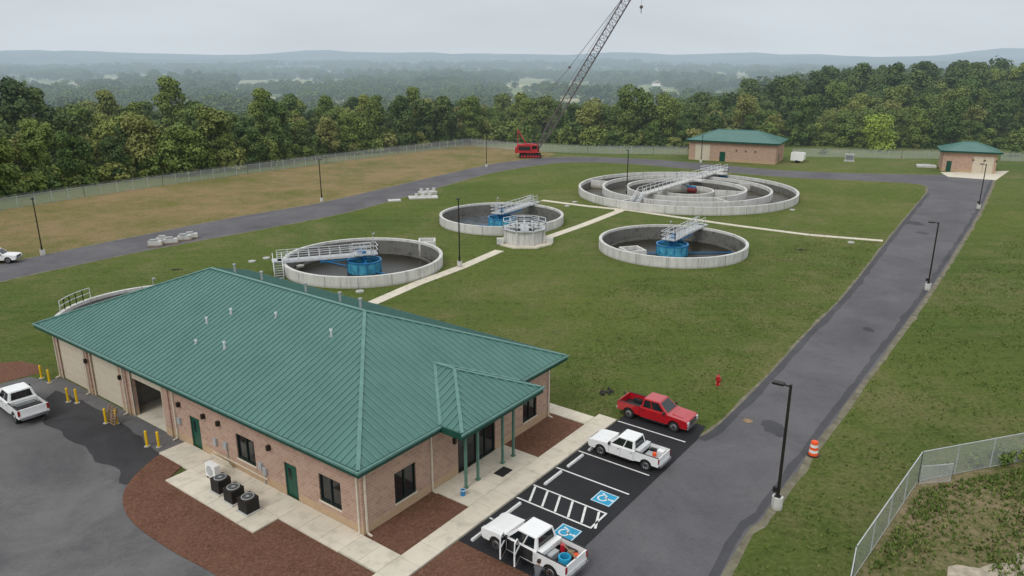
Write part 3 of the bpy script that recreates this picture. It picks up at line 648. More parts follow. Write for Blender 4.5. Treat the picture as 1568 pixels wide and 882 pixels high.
for s_ in (-.75,.75): m.rail([pA-d*.6+n*s_+Vector((0,0,zb+.1)),pB+n*s_+Vector((0,0,zb+.1))],m_alum,sp=1.6,w=.07)
for f in (.25,.5,.75):
    q0=pA.lerp(pB,f); m.beam(q0-Vector((0,0,2)),q0+Vector((0,0,zb-.1)),.5,.5,m_tank)
for q0 in (pA.lerp(pB,.55),pA.lerp(pB,.85)):
    m.beam(q0-n*2.6+Vector((0,0,zb-.02)),q0+n*2.6+Vector((0,0,zb-.02)),2.2,.2,m_tank)
    for s_ in (-1.1,1.1): m.rail([q0-n*2.6+d*s_+Vector((0,0,zb+.1)),q0+n*2.6+d*s_+Vector((0,0,zb+.1))],m_alum,sp=1.5)
    for s_ in (-2.6,2.6): m.rail([q0+n*s_-d*1.1+Vector((0,0,zb+.1)),q0+n*s_+d*1.1+Vector((0,0,zb+.1))],m_alum,sp=1.5)
for f,s_ in ((.45,-1),(.68,-1),(.88,-1),(.88,1)):
    q0=pA.lerp(pB,f); m.cyl(q0+n*1.0*s_+Vector((0,0,.35)),q0+n*2.6*s_+Vector((0,0,.35)),.5,.5,m_maroon,16)
    m.beam(q0+n*.6*s_+Vector((0,0,1.0)),q0+n*2.6*s_+Vector((0,0,1.0)),.15,.3,m_bluep)
st=pA-d*.9; sd=(Vector(gp(969,320)).to_3d()-Vector((DT[0],DT[1],0))-st); sd.z=0; Ls=sd.length; sd.normalize(); sn=Vector((-sd.y,sd.x,0)); N=10
for i in range(N):
    q0=st+sd*(Ls*(i+.5)/N)+Vector((0,0,zb*(1-(i+.5)/N)+.05)); m.beam(q0-sn*.55,q0+sn*.55,.4,.06,m_galv)
for s_ in (-.6,.6):
    p0=st+sn*s_+Vector((0,0,zb)); p1=st+sd*Ls+sn*s_+Vector((0,0,.05)); m.beam(p0,p1,.08,.3,m_galv)
    for k in (.55,1.1): m.beam(p0+Vector((0,0,k)),p1+Vector((0,0,k)),.08,.08,m_alum)
    for f in (0,.25,.5,.75,1): q0=p0.lerp(p1,f); m.beam(q0,q0+Vector((0,0,1.1)),.07,.07,m_alum)
m.obj("oxidation_ditch",(DT[0],DT[1],0))
c=gp(803,371); m=MB()
oc=lambda r,o_=math.pi/8:[(r*math.cos(o_+i*math.pi/4),r*math.sin(o_+i*math.pi/4)) for i in range(8)]
m.prism(oc(4.0),-.1,.18,m_walk)
m.ring(0,0,2.5,2.8,.18,2.0,m_tank,8,math.pi/8,math.pi/8+2*math.pi); m.prism(oc(2.48),.18,1.3,m_dark)
m.ring(0,0,2.5,3.15,2.0,2.1,m_galv,8,math.pi/8,math.pi/8+2*math.pi)
pts=[(x,y,2.1) for x,y in oc(3.08)]; m.rail(pts+[pts[0]],m_alum,sp=1.0,w=.07); pts=[(x,y,2.1) for x,y in oc(2.1)]; m.rail(pts+[pts[0]],m_alum,sp=1.2,w=.06)
m.beam((-2.5,0,2.1),(2.5,0,2.1),1.1,.1,m_galv); m.beam((0,-2.5,2.05),(0,2.5,2.05),1.1,.1,m_galv)
for k in range(8):
    t=k*math.pi/4; m.box(1.5*math.cos(t)-.12,1.5*math.cos(t)+.12,1.5*math.sin(t)-.12,1.5*math.sin(t)+.12,2.0,2.75,m_alum)
    t+=math.pi/8; x_,y_=2.85*math.cos(t),2.85*math.sin(t); m.beam((x_,y_,.18),(x_,y_,1.98),.3,.3,m_tank)
for x_,y_ in ((-3.3,-1.5),(3.4,-1)): m.box(x_-.45,x_+.45,y_-.45,y_+.45,.18,.9,m_tank)
m.obj("splitter_box",(c[0],c[1],0))

def pad(px,py,sx,sy,h,ang=.3,extra=None,name="concrete_pad"):
    q=gp(px,py); m=MB(); m.box(-sx,sx,-sy,sy,-.05,h,m_tank)
    if extra: extra(m,h)
    m.obj(name,(q[0],q[1],0),ang,bevel=.02)
def pumps(m,h):
    for x_ in (-1.2,0,1.2): m.cyl((x_,0,h),(x_,0,h+.5),.3,.3,m_tank,14); m.cyl((x_,0,h+.5),(x_,0,h+.56),.36,.36,m_galv,14)
pad(648,303,2.6,1.3,.25,.2,pumps); pad(604,308,1.1,.7,.25); pad(655,297,1.6,.9,.5,.4,pumps)
for px,py in ((238,377),(262,373),(283,368),(293,365),(251,371)):
    q=gp(px,py); m=MB(); m.box(-.95,.95,-.4,.4,0,.15,m_wood); m.box(-.85,.85,-.36,.36,.15,.7,m_tank); m.box(-.6,.3,-.3,.3,.7,.95,m_grey); m.obj("stacked_material",(q[0],q[1],Z(3)),.3+random.uniform(-.2,.2),bevel=.03)
for px,py in ((386,401),(408,396),(460,408),(551,447),(520,455),(600,308),(1303,372),(1188,318),(1213,322),(868,316),(880,310)):
    q=gp(px,py); m=MB(); m.cyl((0,0,-.05),(0,0,.14),.45,.45,m_tank,20); m.cyl((0,0,.14),(0,0,.18),.3,.3,m_galv,16); m.obj("manhole",(q[0],q[1],0))
for px,py,s_ in ((930,602,.8),(1226,383,.6),(268,413,.6)):
    q=gp(px,py); m=MB()
    for k in range(26):
        x,y=random.gauss(0,.45*s_),random.gauss(0,.35*s_); r=random.uniform(.08,.2)*s_
        pts=[Vector((random.gauss(0,1),random.gauss(0,1),random.gauss(0,1))).normalized()*r*random.uniform(.7,1.1)+Vector((x,y,r*.5)) for _ in range(10)]
        bm=bmesh.new(); [bm.verts.new(v_) for v_ in pts]; bmesh.ops.convex_hull(bm,input=bm.verts); bm.verts.index_update()
        m.add([v_.co[:] for v_ in bm.verts],[tuple(v_.index for v_ in f.verts) for f in bm.faces],m_dark if k%3 else m_stone); bm.free()
    m.obj("riprap_rocks",(q[0],q[1],0))

# ---------------------------------------------------------------- street lamps
def lamp(px,py,ang=0,h=7.5):
    q=gp(px,py); m=MB()
    m.cyl((0,0,-.1),(0,0,.75),.3,.3,m_tank,20); m.box(-.17,.17,-.17,.17,.75,.8,m_bronze)
    m.add([(x*.075,y*.075,.8) for x,y in ((-1,-1),(1,-1),(1,1),(-1,1))]+[(x*.06,y*.06,h) for x,y in ((-1,-1),(1,-1),(1,1),(-1,1))],[(0,1,5,4),(1,2,6,5),(2,3,7,6),(3,0,4,7),(4,5,6,7)],m_bronze)
    m.beam((0,0,h-.12),(.45,0,h-.08),.07,.07,m_bronze); m.box(.35,.95,-.19,.19,h-.14,h-.02,m_bronze); m.box(.42,.9,-.14,.14,h-.155,h-.142,m_grey)
    m.box(.02,.3,-.1,.1,1.0,1.3,m_bronze)
    m.obj("street_lamp",(q[0],q[1],0),ang)
RD=math.atan2(-E1[1],-E1[0])
lamp(1189,778,RD+math.pi); lamp(1420,444,RD+math.pi); lamp(1498,320,RD+math.pi); lamp(66,391,math.radians(-60)); lamp(493,309,math.radians(-60)); lamp(745,256,math.radians(-90))
lamp(704,409,math.radians(100),8.3); lamp(959,304,math.radians(100),8.6); lamp(1073,249,math.radians(-100),6.5)

# ---------------------------------------------------------------- fences
def fence(name,pts,h=1.9,sp=3.0,pw=.07,barb=False):
    m=MB()
    P=[Vector((x,y,terr(x,y))) for x,y in pts]
    for p,q in zip(P[:-1],P[1:]):
        L=(q-p).length; n=max(1,round(L/sp))
        for i in range(n+1):
            a=p.lerp(q,i/n); m.cyl(a,a+Vector((0,0,h+.05)),pw/2,pw/2,m_galv,6)
        m.beam(p+Vector((0,0,h)),q+Vector((0,0,h)),.05,.05,m_galv); m.beam(p+Vector((0,0,.08)),q+Vector((0,0,.08)),.02,.02,m_galv)
        m.add([p+Vector((0,0,.03)),q+Vector((0,0,.03)),q+Vector((0,0,h)),p+Vector((0,0,h))],[(0,1,2,3)],m_chain)
        if barb:
            for k in (.12,.24,.36): m.beam(p+Vector((0,0,h+k)),q+Vector((0,0,h+k)),.012,.012,m_galv)
            for i in range(n+1): a=p.lerp(q,i/n); m.beam(a+Vector((0,0,h)),a+Vector((0,0,h+.4)),.03,.03,m_galv)
    return m.obj(name)
fence("chain_link_fence",fenceL,barb=True,pw=.1)
fence("chain_link_fence",gpl([(720,223),(800,231),(900,235),(1000,236),(1052,237)]),barb=True,pw=.1)
fence("chain_link_fence",gpl([(1213,240),(1300,241),(1380,243),(1442,243)]),barb=True,pw=.1); fence("chain_link_fence",gpl([(1532,246),(1568,247),(1750,250)]),barb=True,pw=.1)
fence("chain_link_fence",[pb(-16,-24.5)]+[gp(1303,892),gp(1405,738),gp(1568,706),gp(1900,650)],h=2.0)
fence("chain_link_gate",[gp(1408,742),gp(1454,738)],h=1.2,sp=1.5)
# ---------------------------------------------------------------- crane
cb=gp(812,241); C=empty("crawler_crane",(cb[0],cb[1],0))
m=MB()
for s_ in (-1.6,1.6):
    m.prof([(-2.8,.35),(-2.5,0.05),(2.5,.05),(2.8,.35),(2.8,.7),(2.5,1.0),(-2.5,1.0),(-2.8,.7)],s_-.4,s_+.4,m_black)
    for k in range(7): m.cyl((-2.1+k*.7,s_-.45,.45),(-2.1+k*.7,s_+.45,.45),.28,.28,m_cranered,12)
m.box(-1.2,1.2,-1.2,1.2,.6,1.2,m_black); m.obj("crawlers",parent=C)
m=MB(); m.prof([(-3.4,1.25),(1.8,1.25),(1.8,3.2),(-.5,3.5),(-3.4,3.3)],-1.3,.5,m_cranered); m.prof([(.2,1.25),(2.3,1.25),(2.3,2.3),(1.9,3.4),(.2,3.4)],.55,1.5,m_cranered)
m.box(-3.9,-3.4,-1.4,1.4,1.2,2.6,m_cranered); m.box(.6,1.85,1.502,1.52,2.2,3.1,m_glass); m.box(-3,0,-1.32,-1.302,1.9,2.9,m_dark); m.box(.4,1.6,-1.32,-1.302,2.2,3.0,m_glass)
m.box(.5,1.9,.6,1.45,3.4,3.45,m_black); m.obj("house",parent=C,bevel=.04)
m=MB(); bt=Vector((30.4-cb[0],0,42.5)); bf=Vector((1.6,0,1.9)); dd=(bt-bf).normalized(); nn=Vector((0,1,0)); uu=dd.cross(nn).normalized(); L=(bt-bf).length; NB=34
def cs(i):
    f=i/NB; w=.85*min(1,.25+f*6,.25+(1-f)*7); c0=bf+dd*L*f; return [c0+nn*w*a+uu*w*b for a,b in ((-1,-1),(1,-1),(1,1),(-1,1))]
for i in range(NB):
    a=cs(i);b=cs(i+1)
    for k in range(4):
        m.beam(a[k],b[k],.17,.17,m_lat); j=(k+1)%4; m.beam(a[k],b[j],.085,.085,m_lat) if i%2 else m.beam(a[j],b[k],.085,.085,m_lat); m.beam(a[k],a[j],.08,.08,m_lat)
m.obj("lattice_boom",parent=C)
m=MB(); gt=Vector((-3.2,0,7.0))
for s_ in (-.7,.7):
    m.beam((-1,s_,3.3),gt+Vector((0,s_*.5,0)),.2,.2,m_cranered); m.beam((-3.2,s_,3.2),gt+Vector((0,s_*.5,0)),.15,.15,m_cranered)
    m.beam(gt+Vector((0,s_*.5,0)),Vector((9.5,s_,22)),.05,.05,m_lat); m.beam(Vector((9.5,s_,22)),bt+Vector((-.3,s_*.8,0)),.06,.06,m_lat)
    m.beam(Vector((0,s_*.3,3.4)),bt+Vector((-.8,s_*.3,.6)),.04,.04,m_lat)
m.cyl(Vector((9.5,-.9,22)),Vector((9.5,.9,22)),.3,.3,m_lat,10)
m.beam(bt+Vector((.7,0,0)),bt+Vector((.7,0,-6.2)),.05,.05,m_lat); m.cyl(bt+Vector((.7,-.25,-6.6)),bt+Vector((.7,.25,-6.6)),.4,.4,m_lat,12); m.beam(bt+Vector((.7,0,-7)),bt+Vector((.7,0,-8.0)),.15,.25,m_lat); m.cyl(bt+Vector((.4,-.5,.1)),bt+Vector((.4,.5,.1)),.6,.6,m_lat,12)
m.obj("cables_and_hook",parent=C)

# ---------------------------------------------------------------- vehicles
def arch(cx,cz,r,z0,n=8):
    a=math.asin((z0-cz)/r); return [(cx+r*math.cos(math.pi-a-(math.pi-2*a)*i/n),cz+r*math.sin(math.pi-a-(math.pi-2*a)*i/n)) for i in range(n+1)]
def fq(mb,q,u0,u1,v0,v1,off,mat):
    A_,B_,C_,D_=[Vector(x) for x in q]; nrm=(B_-A_).cross(D_-A_).normalized()*off
    def P(u,v): return A_.lerp(B_,u).lerp(D_.lerp(C_,u),v)+nrm
    mb.add([P(u0,v0),P(u1,v0),P(u1,v1),P(u0,v1)],[(0,1,2,3)],mat)
def pickup(name,paint,pos,ang,load=None,doors=False,z=.03,sc=.88):
    E=empty(name,(pos[0],pos[1],z),ang); E.scale=(sc,sc,sc*1.02); m=MB()
    cr=-.95
    m.prof([(cr,.45)]+arch(1.85,.42,.48,.45)+[(2.78,.45),(2.9,.55),(2.93,.9),(2.84,1.06),(2.5,1.12),(1.3,1.2),(cr,1.2)],-.98,.98,paint)
    for s0,s1 in ((-.98,-.9),(.9,.98)): m.prof([(-2.88,.55)]+arch(-1.9,.42,.48,.55)+[(cr-.02,.5),(cr-.02,1.24),(-2.88,1.24)],s0,s1,paint)
    m.box(-2.9,-2.82,-.9,.9,.58,1.24,paint); m.box(-2.82,cr-.02,-.9,.9,.66,.72,m_black); m.box(cr-.08,cr-.02,-.9,.9,.72,1.24,paint)
    for s_ in (-1,1): m.box(-2.35,-1.45,min(s_*.62,s_*.9),max(s_*.62,s_*.9),.72,.95,m_black)
    m.prof([(1.5,1.18),(2.45,1.1),(2.4,1.15),(1.6,1.225)],-.6,.6,paint)
    b0=[(1.32,-.9,1.2),(1.32,.9,1.2),(cr+.02,.9,1.2),(cr+.02,-.9,1.2)]; t0=[(.52,-.72,1.86),(.52,.72,1.86),(cr+.16,.72,1.86),(cr+.16,-.72,1.86)]
    m.add(b0+t0,[(0,1,5,4),(1,2,6,5),(2,3,7,6),(3,0,4,7),(4,5,6,7)],paint)
    m.add([(v[0]*.96,v[1]*.9,1.9) for v in t0]+t0,[(0,1,2,3),(0,4,5,1),(1,5,6,2),(2,6,7,3),(3,7,4,0)],paint)
    m.obj("body",parent=E,bevel=.035)
    g=MB()
    def fc(i,j): return [b0[i],b0[j],t0[j],t0[i]]
    fq(g,fc(0,1),.07,.93,.1,.93,.012,m_glass); fq(g,fc(2,3),.1,.9,.15,.9,.012,m_glass)
    fq(g,fc(1,2),.13,.56,.1,.9,.012,m_glass); fq(g,fc(1,2),.6,.92,.1,.9,.012,m_glass); fq(g,fc(3,0),.08,.4,.1,.9,.012,m_glass); fq(g,fc(3,0),.44,.87,.1,.9,.012,m_glass)
    g.obj("windows",parent=E)
    d=MB()
    d.box(-2.7,2.7,-.62,.62,.32,.62,m_black)
    d.box(2.88,2.99,-.9,.9,.45,.68,m_chrome); d.box(-3.05,-2.9,-.85,.85,.5,.68,m_chrome)
    d.box(2.9,2.95,-.6,.6,.72,1.0,m_black); d.box(2.9,2.96,-.62,.62,.84,.88,m_chrome)
    d.box(-2.88,cr-.04,-.985,-.89,1.241,1.265,m_black); d.box(-2.88,cr-.04,.89,.985,1.241,1.265,m_black)
    for s_ in (-1,1):
        a,b=sorted((s_*.62,s_*.93)); d.box(2.86,2.945,a,b,.75,1.0,m_headl)
        a,b=sorted((s_*.84,s_*.985)); d.box(-2.91,-2.86,a,b,.8,1.18,m_tail)
        a,b=sorted((s_*.98,s_*1.2)); d.box(1.0,1.12,a,b,1.2,1.4,m_black)
        for x_ in (1.15,.18,-.85): d.box(x_-.006,x_+.006,min(s_*.981,s_*.985),max(s_*.981,s_*.985),.52,1.18,m_black)
        for x_ in (.35,-.7): d.box(x_-.08,x_+.08,min(s_*.982,s_*1.0),max(s_*.982,s_*1.0),1.0,1.04,m_black)
        d.box(-.7,1.2,min(s_*.9,s_*1.0),max(s_*.9,s_*1.0),.36,.42,m_black)
        for x_ in (1.85,-1.9):
            y0,y1=s_*.7,s_*.97; d.cyl((x_,y0,.4),(x_,y1,.4),.4,.4,m_tire,24); d.cyl((x_,y1,.4),(x_,s_*.985,.4),.25,.24,m_chrome,16); d.cyl((x_,s_*.985,.4),(x_,s_*.99,.4),.08,.08,m_black,10)
            for q_ in range(5):
                t=q_*2*math.pi/5; d.cyl((x_+.14*math.cos(t),s_*.984,.4+.14*math.sin(t)),(x_+.14*math.cos(t),s_*.989,.4+.14*math.sin(t)),.05,.05,m_black,8)
            d.cyl((x_,s_*.5,.43),(x_,s_*.69,.43),.47,.47,m_black,16)
    if load=='tool':
        d.box(-1.35,-1.0,-.88,.88,1.0,1.35,m_alum); d.box(-2.7,-1.5,-.3,.4,.73,.95,m_grey); d.cyl((-2.2,.2,.95),(-2.2,.2,1.2),.15,.15,m_orange,10); d.box(-2.6,-2.1,-.8,-.4,.73,1.1,m_white)
    if load=='hose':
        d.box(-1.3,-1.02,-.88,.88,1.0,1.3,m_white)
        for k in range(3): d.ring(-2.3,.25,.26,.34,.75+k*.09,.83+k*.09+.2*(k==2),m_hblue,20)
        d.cyl((-1.7,-.4,.73),(-1.7,-.4,1.3),.16,.12,m_red,12); d.box(-1.7,-1.4,-.1,.6,.73,1.1,m_grey); d.cyl((-2.5,-.5,.73),(-2.5,-.5,1.0),.15,.15,m_orange,12); d.box(-2.3,-2.0,-.7,-.4,.73,1.0,m_wood); d.beam((-1.4,-.6,1.25),(-2.9,.1,1.3),.08,.05,m_wood)
    if load=='dark':
        d.box(-2.6,-1.2,-.7,.7,.73,.98,m_dark); d.box(-1.5,-1.1,-.6,.6,.98,1.2,m_grey); d.cyl((-2.2,.3,.98),(-2.2,.3,1.15),.2,.2,m_tire,12)
    d.obj("trim_and_wheels",parent=E,bevel=.012)
    if doors:
        k=MB()
        for hx in (1.12,.14):
            hp=Vector((hx,.99,0)); dv=Vector((-math.cos(math.radians(68)),math.sin(math.radians(68)),0)); nv=Vector((-dv.y,dv.x,0))
            def Q(s,z,o): return hp+dv*s+Vector((0,0,z))+nv*o
            k.add([Q(0,.48,-.04),Q(.93,.48,-.04),Q(.93,1.2,-.04),Q(0,1.2,-.04),Q(0,.48,.04),Q(.93,.48,.04),Q(.93,1.2,.04),Q(0,1.2,.04)],[(0,1,2,3),(7,6,5,4),(0,4,5,1),(1,5,6,2),(2,6,7,3),(3,7,4,0)],m_white)
            k.add([Q(0.05,1.22,0),Q(.88,1.22,0),Q(.8,1.78,0),Q(.45,1.78,0)],[(0,1,2,3)],m_glass)
            for a_,b_ in (((0,1.2),(.42,1.82)),((.42,1.82),(.85,1.82)),((.85,1.82),(.93,1.2))): k.beam(Q(a_[0],a_[1],0),Q(b_[0],b_[1],0),.05,.05,m_white)
            k.add([Q(.05,.55,.045),Q(.88,.55,.045),Q(.88,1.15,.045),Q(.05,1.15,.045)],[(0,1,2,3)],m_black)
            k.add([Q(.05,.55,-.045),Q(.88,.55,-.045),Q(.88,.6,-.045),Q(.05,.6,-.045)],[(0,1,2,3)],m_black)
        k.box(-.75,1.05,.983,.987,.52,1.19,m_dark)
        k.obj("open_doors",parent=E)
    return E
AH=math.atan2(E1[1],E1[0])
pickup("pickup_truck",m_red,pb(21.95,-5.6),AH+math.pi,sc=.9)
pickup("pickup_truck",m_white,pb(16.3,-6.45),AH,load='tool',sc=.84)
pickup("pickup_truck",m_white,pb(4.7,-7.3),AH+math.radians(-3),load='hose',doors=True,sc=.92)
q=gp(32,630); pickup("pickup_truck",m_white,q,AH-.05,load='dark',sc=.98)
q=gp(-4,402); E=pickup("pickup_truck",m_white,q,.15)
q=gp(1221,249); m=MB(); m.prof([(-1.5,.55),(1.3,.55),(1.6,.9),(1.6,2.1),(1.35,2.5),(-1.4,2.5),(-1.5,2.35)],-.9,.9,m_white)
for s_ in (-.95,.95): m.cyl((0,s_-.1,.35),(0,s_+.1,.35),.35,.35,m_tire,16)
m.beam((1.5,0,.6),(2.6,0,.5),.12,.12,m_black); m.box(-1.52,-1.5,-.7,.7,.7,2.3,m_grey); m.obj("utility_trailer",(q[0],q[1],0),-.6,bevel=.05)
q=gp(1300,247); m=MB(); m.box(-1.2,1.2,-.8,.8,0,.2,m_tank); m.box(-1,1,-.6,.6,.2,1.7,m_grey); m.box(-1.05,1.05,-.65,.65,1.7,1.78,m_galv)
for k in range(5): m.box(-.8,.8,-.62,-.605,.5+k*.2,.58+k*.2,m_black)
m.obj("transformer_cabinet",(q[0],q[1],0),-.4)
q=gp(1418,256); m=MB(); m.box(-2,2,-1.4,1.4,0,.5,m_tank); m.box(-.8,.8,-.6,.6,.5,.7,m_galv); m.obj("concrete_vault",(q[0],q[1],0),-.4,bevel=.03)
q=gp(1099,589); m=MB(); m.cyl((0,0,0),(0,0,.08),.2,.2,m_red,16); m.cyl((0,0,.08),(0,0,.62),.12,.12,m_red,16); m.cyl((0,0,.62),(0,0,.68),.17,.17,m_red,16); m.cyl((0,0,.68),(0,0,.84),.14,.05,m_red,16); m.cyl((0,0,.84),(0,0,.9),.04,.04,m_red,8)
m.cyl((-.24,0,.46),(.24,0,.46),.065,.065,m_red,12); m.cyl((0,-.24,.42),(0,0,.42),.09,.09,m_red,12); m.obj("fire_hydrant",(q[0],q[1],0),.4)
q=gp(1245,697); m=MB(); zz=[.06,.24,.42,.6,.78,.96]
m.cyl((0,0,0),(0,0,.06),.38,.38,m_black,20)
for i in range(5): m.cyl((0,0,zz[i]),(0,0,zz[i+1]-.0),.30-.02*i,.285-.02*i,m_orange if i%2==0 else m_line,20)
m.cyl((0,0,.96),(0,0,1.0),.15,.13,m_orange,12); m.obj("traffic_barrel",(q[0],q[1],Z(3)))

# ---------------------------------------------------------------- person beside the truck
def person(pos,ang,z=.03):
    E=empty("worker",(pos[0],pos[1],z),ang)
    def skin(name,V_,Ed_,Rr,mat,sub=2):
        me=bpy.data.meshes.new(name); me.from_pydata(V_,Ed_,[]); o=bpy.data.objects.new(name,me); scene.collection.objects.link(o); o.parent=E
        s_=o.modifiers.new('s','SKIN'); s_.use_smooth_shade=True
        for i,r in enumerate(Rr): me.skin_vertices[0].data[i].radius=r if isinstance(r,tuple) else (r,r)
        me.skin_vertices[0].data[0].use_root=True
        o.modifiers.new('u','SUBSURF').render_levels=sub; me.materials.append(mat); return o
    skin("trousers",[(0,0,.95),(0,.1,.9),(.03,.13,.5),(-.03,.14,.08),(.12,.14,.04),(0,-.1,.9),(-.1,-.13,.5),(-.2,-.14,.08),(-.06,-.14,.04)],[(0,1),(1,2),(2,3),(3,4),(0,5),(5,6),(6,7),(7,8)],[(.13,.15),.095,.07,.05,.04,.095,.07,.05,.04],m_jean)
    skin("shirt",[(0,0,.93),(.08,0,1.15),(.18,0,1.38),(.2,.17,1.38),(.36,.24,1.2),(.2,-.17,1.38),(.34,-.24,1.18),(.22,0,1.44)],[(0,1),(1,2),(2,3),(3,4),(2,5),(5,6),(2,7)],[(.14,.16),(.12,.15),(.11,.15),.075,.055,.075,.055,.06],m_shirt)
    arms=[];ed=[];rr=[]
    for s_ in (1,-1):
        b=len(arms); arms+=[(.34,.235*s_,1.2),(.56,.2*s_,1.12),(.62,.19*s_,1.11),(.67,.19*s_,1.1)]; rr+=[.05,.032,.035,.03]; ed+=[(b,b+1),(b+1,b+2),(b+2,b+3)]
        for k,yy in enumerate((-.03,-.01,.01,.03)):
            c=len(arms); arms+=[(.71,.19*s_+yy,1.09),(.74,.19*s_+yy,1.065)]; rr+=[.009,.008]; ed+=[(b+3,c),(c,c+1)]
        c=len(arms); arms+=[(.65,(.19-.045)*s_,1.08)]; rr+=[.01]; ed+=[(b+2,c)]
    skin("arms_and_hands",arms,ed,rr,m_skin,1)
    skin("head",[(.24,0,1.45),(.27,0,1.54),(.29,0,1.62),(.29,0,1.68)],[(0,1),(1,2),(2,3)],[.055,(.075,.085),(.085,.1),(.06,.07)],m_skin)
    m=MB(); m.cyl((.27,0,1.64),(.26,0,1.76),.105,.07,m_hair,16); m.beam((.3,0,1.66),(.45,0,1.65),.15,.02,m_hair); m.cyl((.37,0,1.57),(.4,0,1.56),.018,.012,m_skin,6)
    for s_ in (-1,1): m.cyl((.355,.035*s_,1.61),(.368,.035*s_,1.61),.012,.01,m_hair,6); m.cyl((.28,.09*s_,1.59),(.28,.11*s_,1.59),.03,.02,m_skin,8)
    m.obj("cap_and_face",parent=E)
person(gp(822,912),ROTB+.3)

# ---------------------------------------------------------------- trees
def leaf_cloud(lobes,n,size,flat=.85):
    w=np.array([l[3]**2 for l in lobes]); w/=w.sum(); idx=rng.choice(len(lobes),n,p=w); L=np.array(lobes)[idx]
    d=rng.normal(size=(n,3)); d[:,2]=np.where(rng.random(n)<.45,np.abs(d[:,2]),d[:,2]); d/=np.linalg.norm(d,axis=1)[:,None]
    r=L[:,3]*np.clip(rng.normal(.93,.14,n),.4,1.25); c=L[:,:3]+d*r[:,None]*np.array([1,1,flat])
    nr=d+np.array([0,0,.25])+rng.normal(size=(n,3))*.5; nr/=np.linalg.norm(nr,axis=1)[:,None]
    t=np.cross(nr,rng.normal(size=(n,3))); t/=np.linalg.norm(t,axis=1)[:,None]; b=np.cross(nr,t); s=(size*rng.uniform(.6,1.4,n))[:,None]
    return np.stack([c-t*s,c-b*s*.7,c+t*s,c+b*s*.7],1).reshape(-1,3)
def tree_mesh(name,h,cr,n,size,mat,zlo=.10,nl=20,seed=0,trunk=True):
    R=random.Random(seed); lobes=[]
    for i in range(nl):
        f=(i+R.random())/nl; z=h*(zlo+.10+(.88-zlo-.10)*f); rad=cr*math.sqrt(max(.08,1-((z/h-.45)/.6)**2))*.68; t=R.uniform(0,6.28); q=rad*math.sqrt(R.random())
        lobes.append((q*math.cos(t),q*math.sin(t),z,cr*R.uniform(.28,.46)))
    lobes.append((R.uniform(-.5,.5),R.uniform(-.5,.5),h*.86,cr*.34))
    V_=leaf_cloud(lobes,n,size); m=MB()
    if trunk:
        m.cyl((0,0,-.5),(0,0,h*.45),h*.018,h*.012,m_bark,8); m.cyl((0,0,h*.45),(.2,.1,h*.8),h*.012,h*.004,m_bark,6)
        for l in lobes[:9]: m.cyl((0,0,h*R.uniform(.2,.45)),(l[0],l[1],l[2]),h*.006,h*.002,m_bark,5)
    nb=len(m.v); V=m.v+[tuple(x) for x in V_.tolist()]; F_=m.f+[(nb+4*i,nb+4*i+1,nb+4*i+2,nb+4*i+3) for i in range(n)]
    me=bpy.data.meshes.new(name); me.from_pydata(V,[],F_); me.materials.append(mat); me.materials.append(m_bark)
    me.polygons.foreach_set('material_index',[1]*len(m.f)+[0]*n); me.update(); return me
TM=[tree_mesh("deciduous_tree",14.5+R_,c_,4600,.34,m_leaf,seed=i) for i,(R_,c_) in enumerate(((0,5.6),(1.5,4.6),(2.5,5.0),(-2.5,6.0),(.5,5.2),(3.5,4.4),(-1,4.2)))]
TD=[tree_mesh("dark_tree",16,4.8,3600,.38,m_leafd,seed=20+i) for i in range(3)]
BU=[tree_mesh("bush",4.0,2.8,900,.28,m_leaf,zlo=-.1,nl=9,seed=40+i,trunk=False) for i in range(3)]
def place(me,x,y,s,parent,sz=None,name="tree"):
    o=bpy.data.objects.new(name,me); scene.collection.objects.link(o); o.parent=parent; o.location=(x,y,terr(x,y)-.3); o.rotation_euler=(0,0,random.uniform(0,6.28)); o.scale=(s,s,sz or s*random.uniform(.82,1.15)); return o
edge=[(-700,420),(-400,360),(-150,320),(0,300),(100,284),(200,273),(330,262),(420,250),(500,239),(600,230),(700,218),(800,217),(920,224),(1060,226),(1220,221),(1330,226),(1568,229),(1750,233),(2100,240)]
EA=[];ED=[]
for a,b in edge:
    x,y=gp(a,b); EA.append(math.atan2(x,y)); ED.append(math.hypot(x,y))
WB=empty("woodland_trees")
def edist(az): return float(np.interp(az,EA,ED))
az0,az1=math.radians(-50),math.radians(50)
for k in range(13):
    r_off=2.5+k*7.5; az=az0
    while az<az1:
        D=edist(az)+r_off; az+=random.uniform(5.0,9.8)/D; deg=math.degrees(az)
        right=sst(8,20,deg)
        if right<.4 and k>5 and random.random()<.45: continue
        rr=D+random.uniform(-3.5,3); x,y=rr*math.sin(az),rr*math.cos(az)
        s=random.uniform(.66,1.14)*(1-.22*right*(k<3)-.10*(1-right)-.05*sst(-30,-12,deg)*(1-right)-.014*k*(1-right))
        if random.random()<.05: s*=1.18
        dark=random.random()<(.10+.6*right*(k>3)+.12*(k>4))
        place(random.choice(TD if dark else TM),x,y,s,WB)
az=az0
while az<az1:
    D=edist(az); az+=random.uniform(1.0,2.2)/D; rr=D+random.uniform(-2.5,2.5); place(random.choice(BU),rr*math.sin(az),rr*math.cos(az),random.uniform(.5,1.5),WB,name="bush")
ty=tree_mesh("yellow_green_tree",8.5,5.0,3600,.28,m_leafy,zlo=-.05,seed=77)
q=gp(1345,231); place(ty,q[0],q[1],1.0,None,name="yellow_green_tree")
q=gp(36,262); place(TD[0],q[0],q[1],1.22,None,sz=1.34,name="tall_dark_tree")
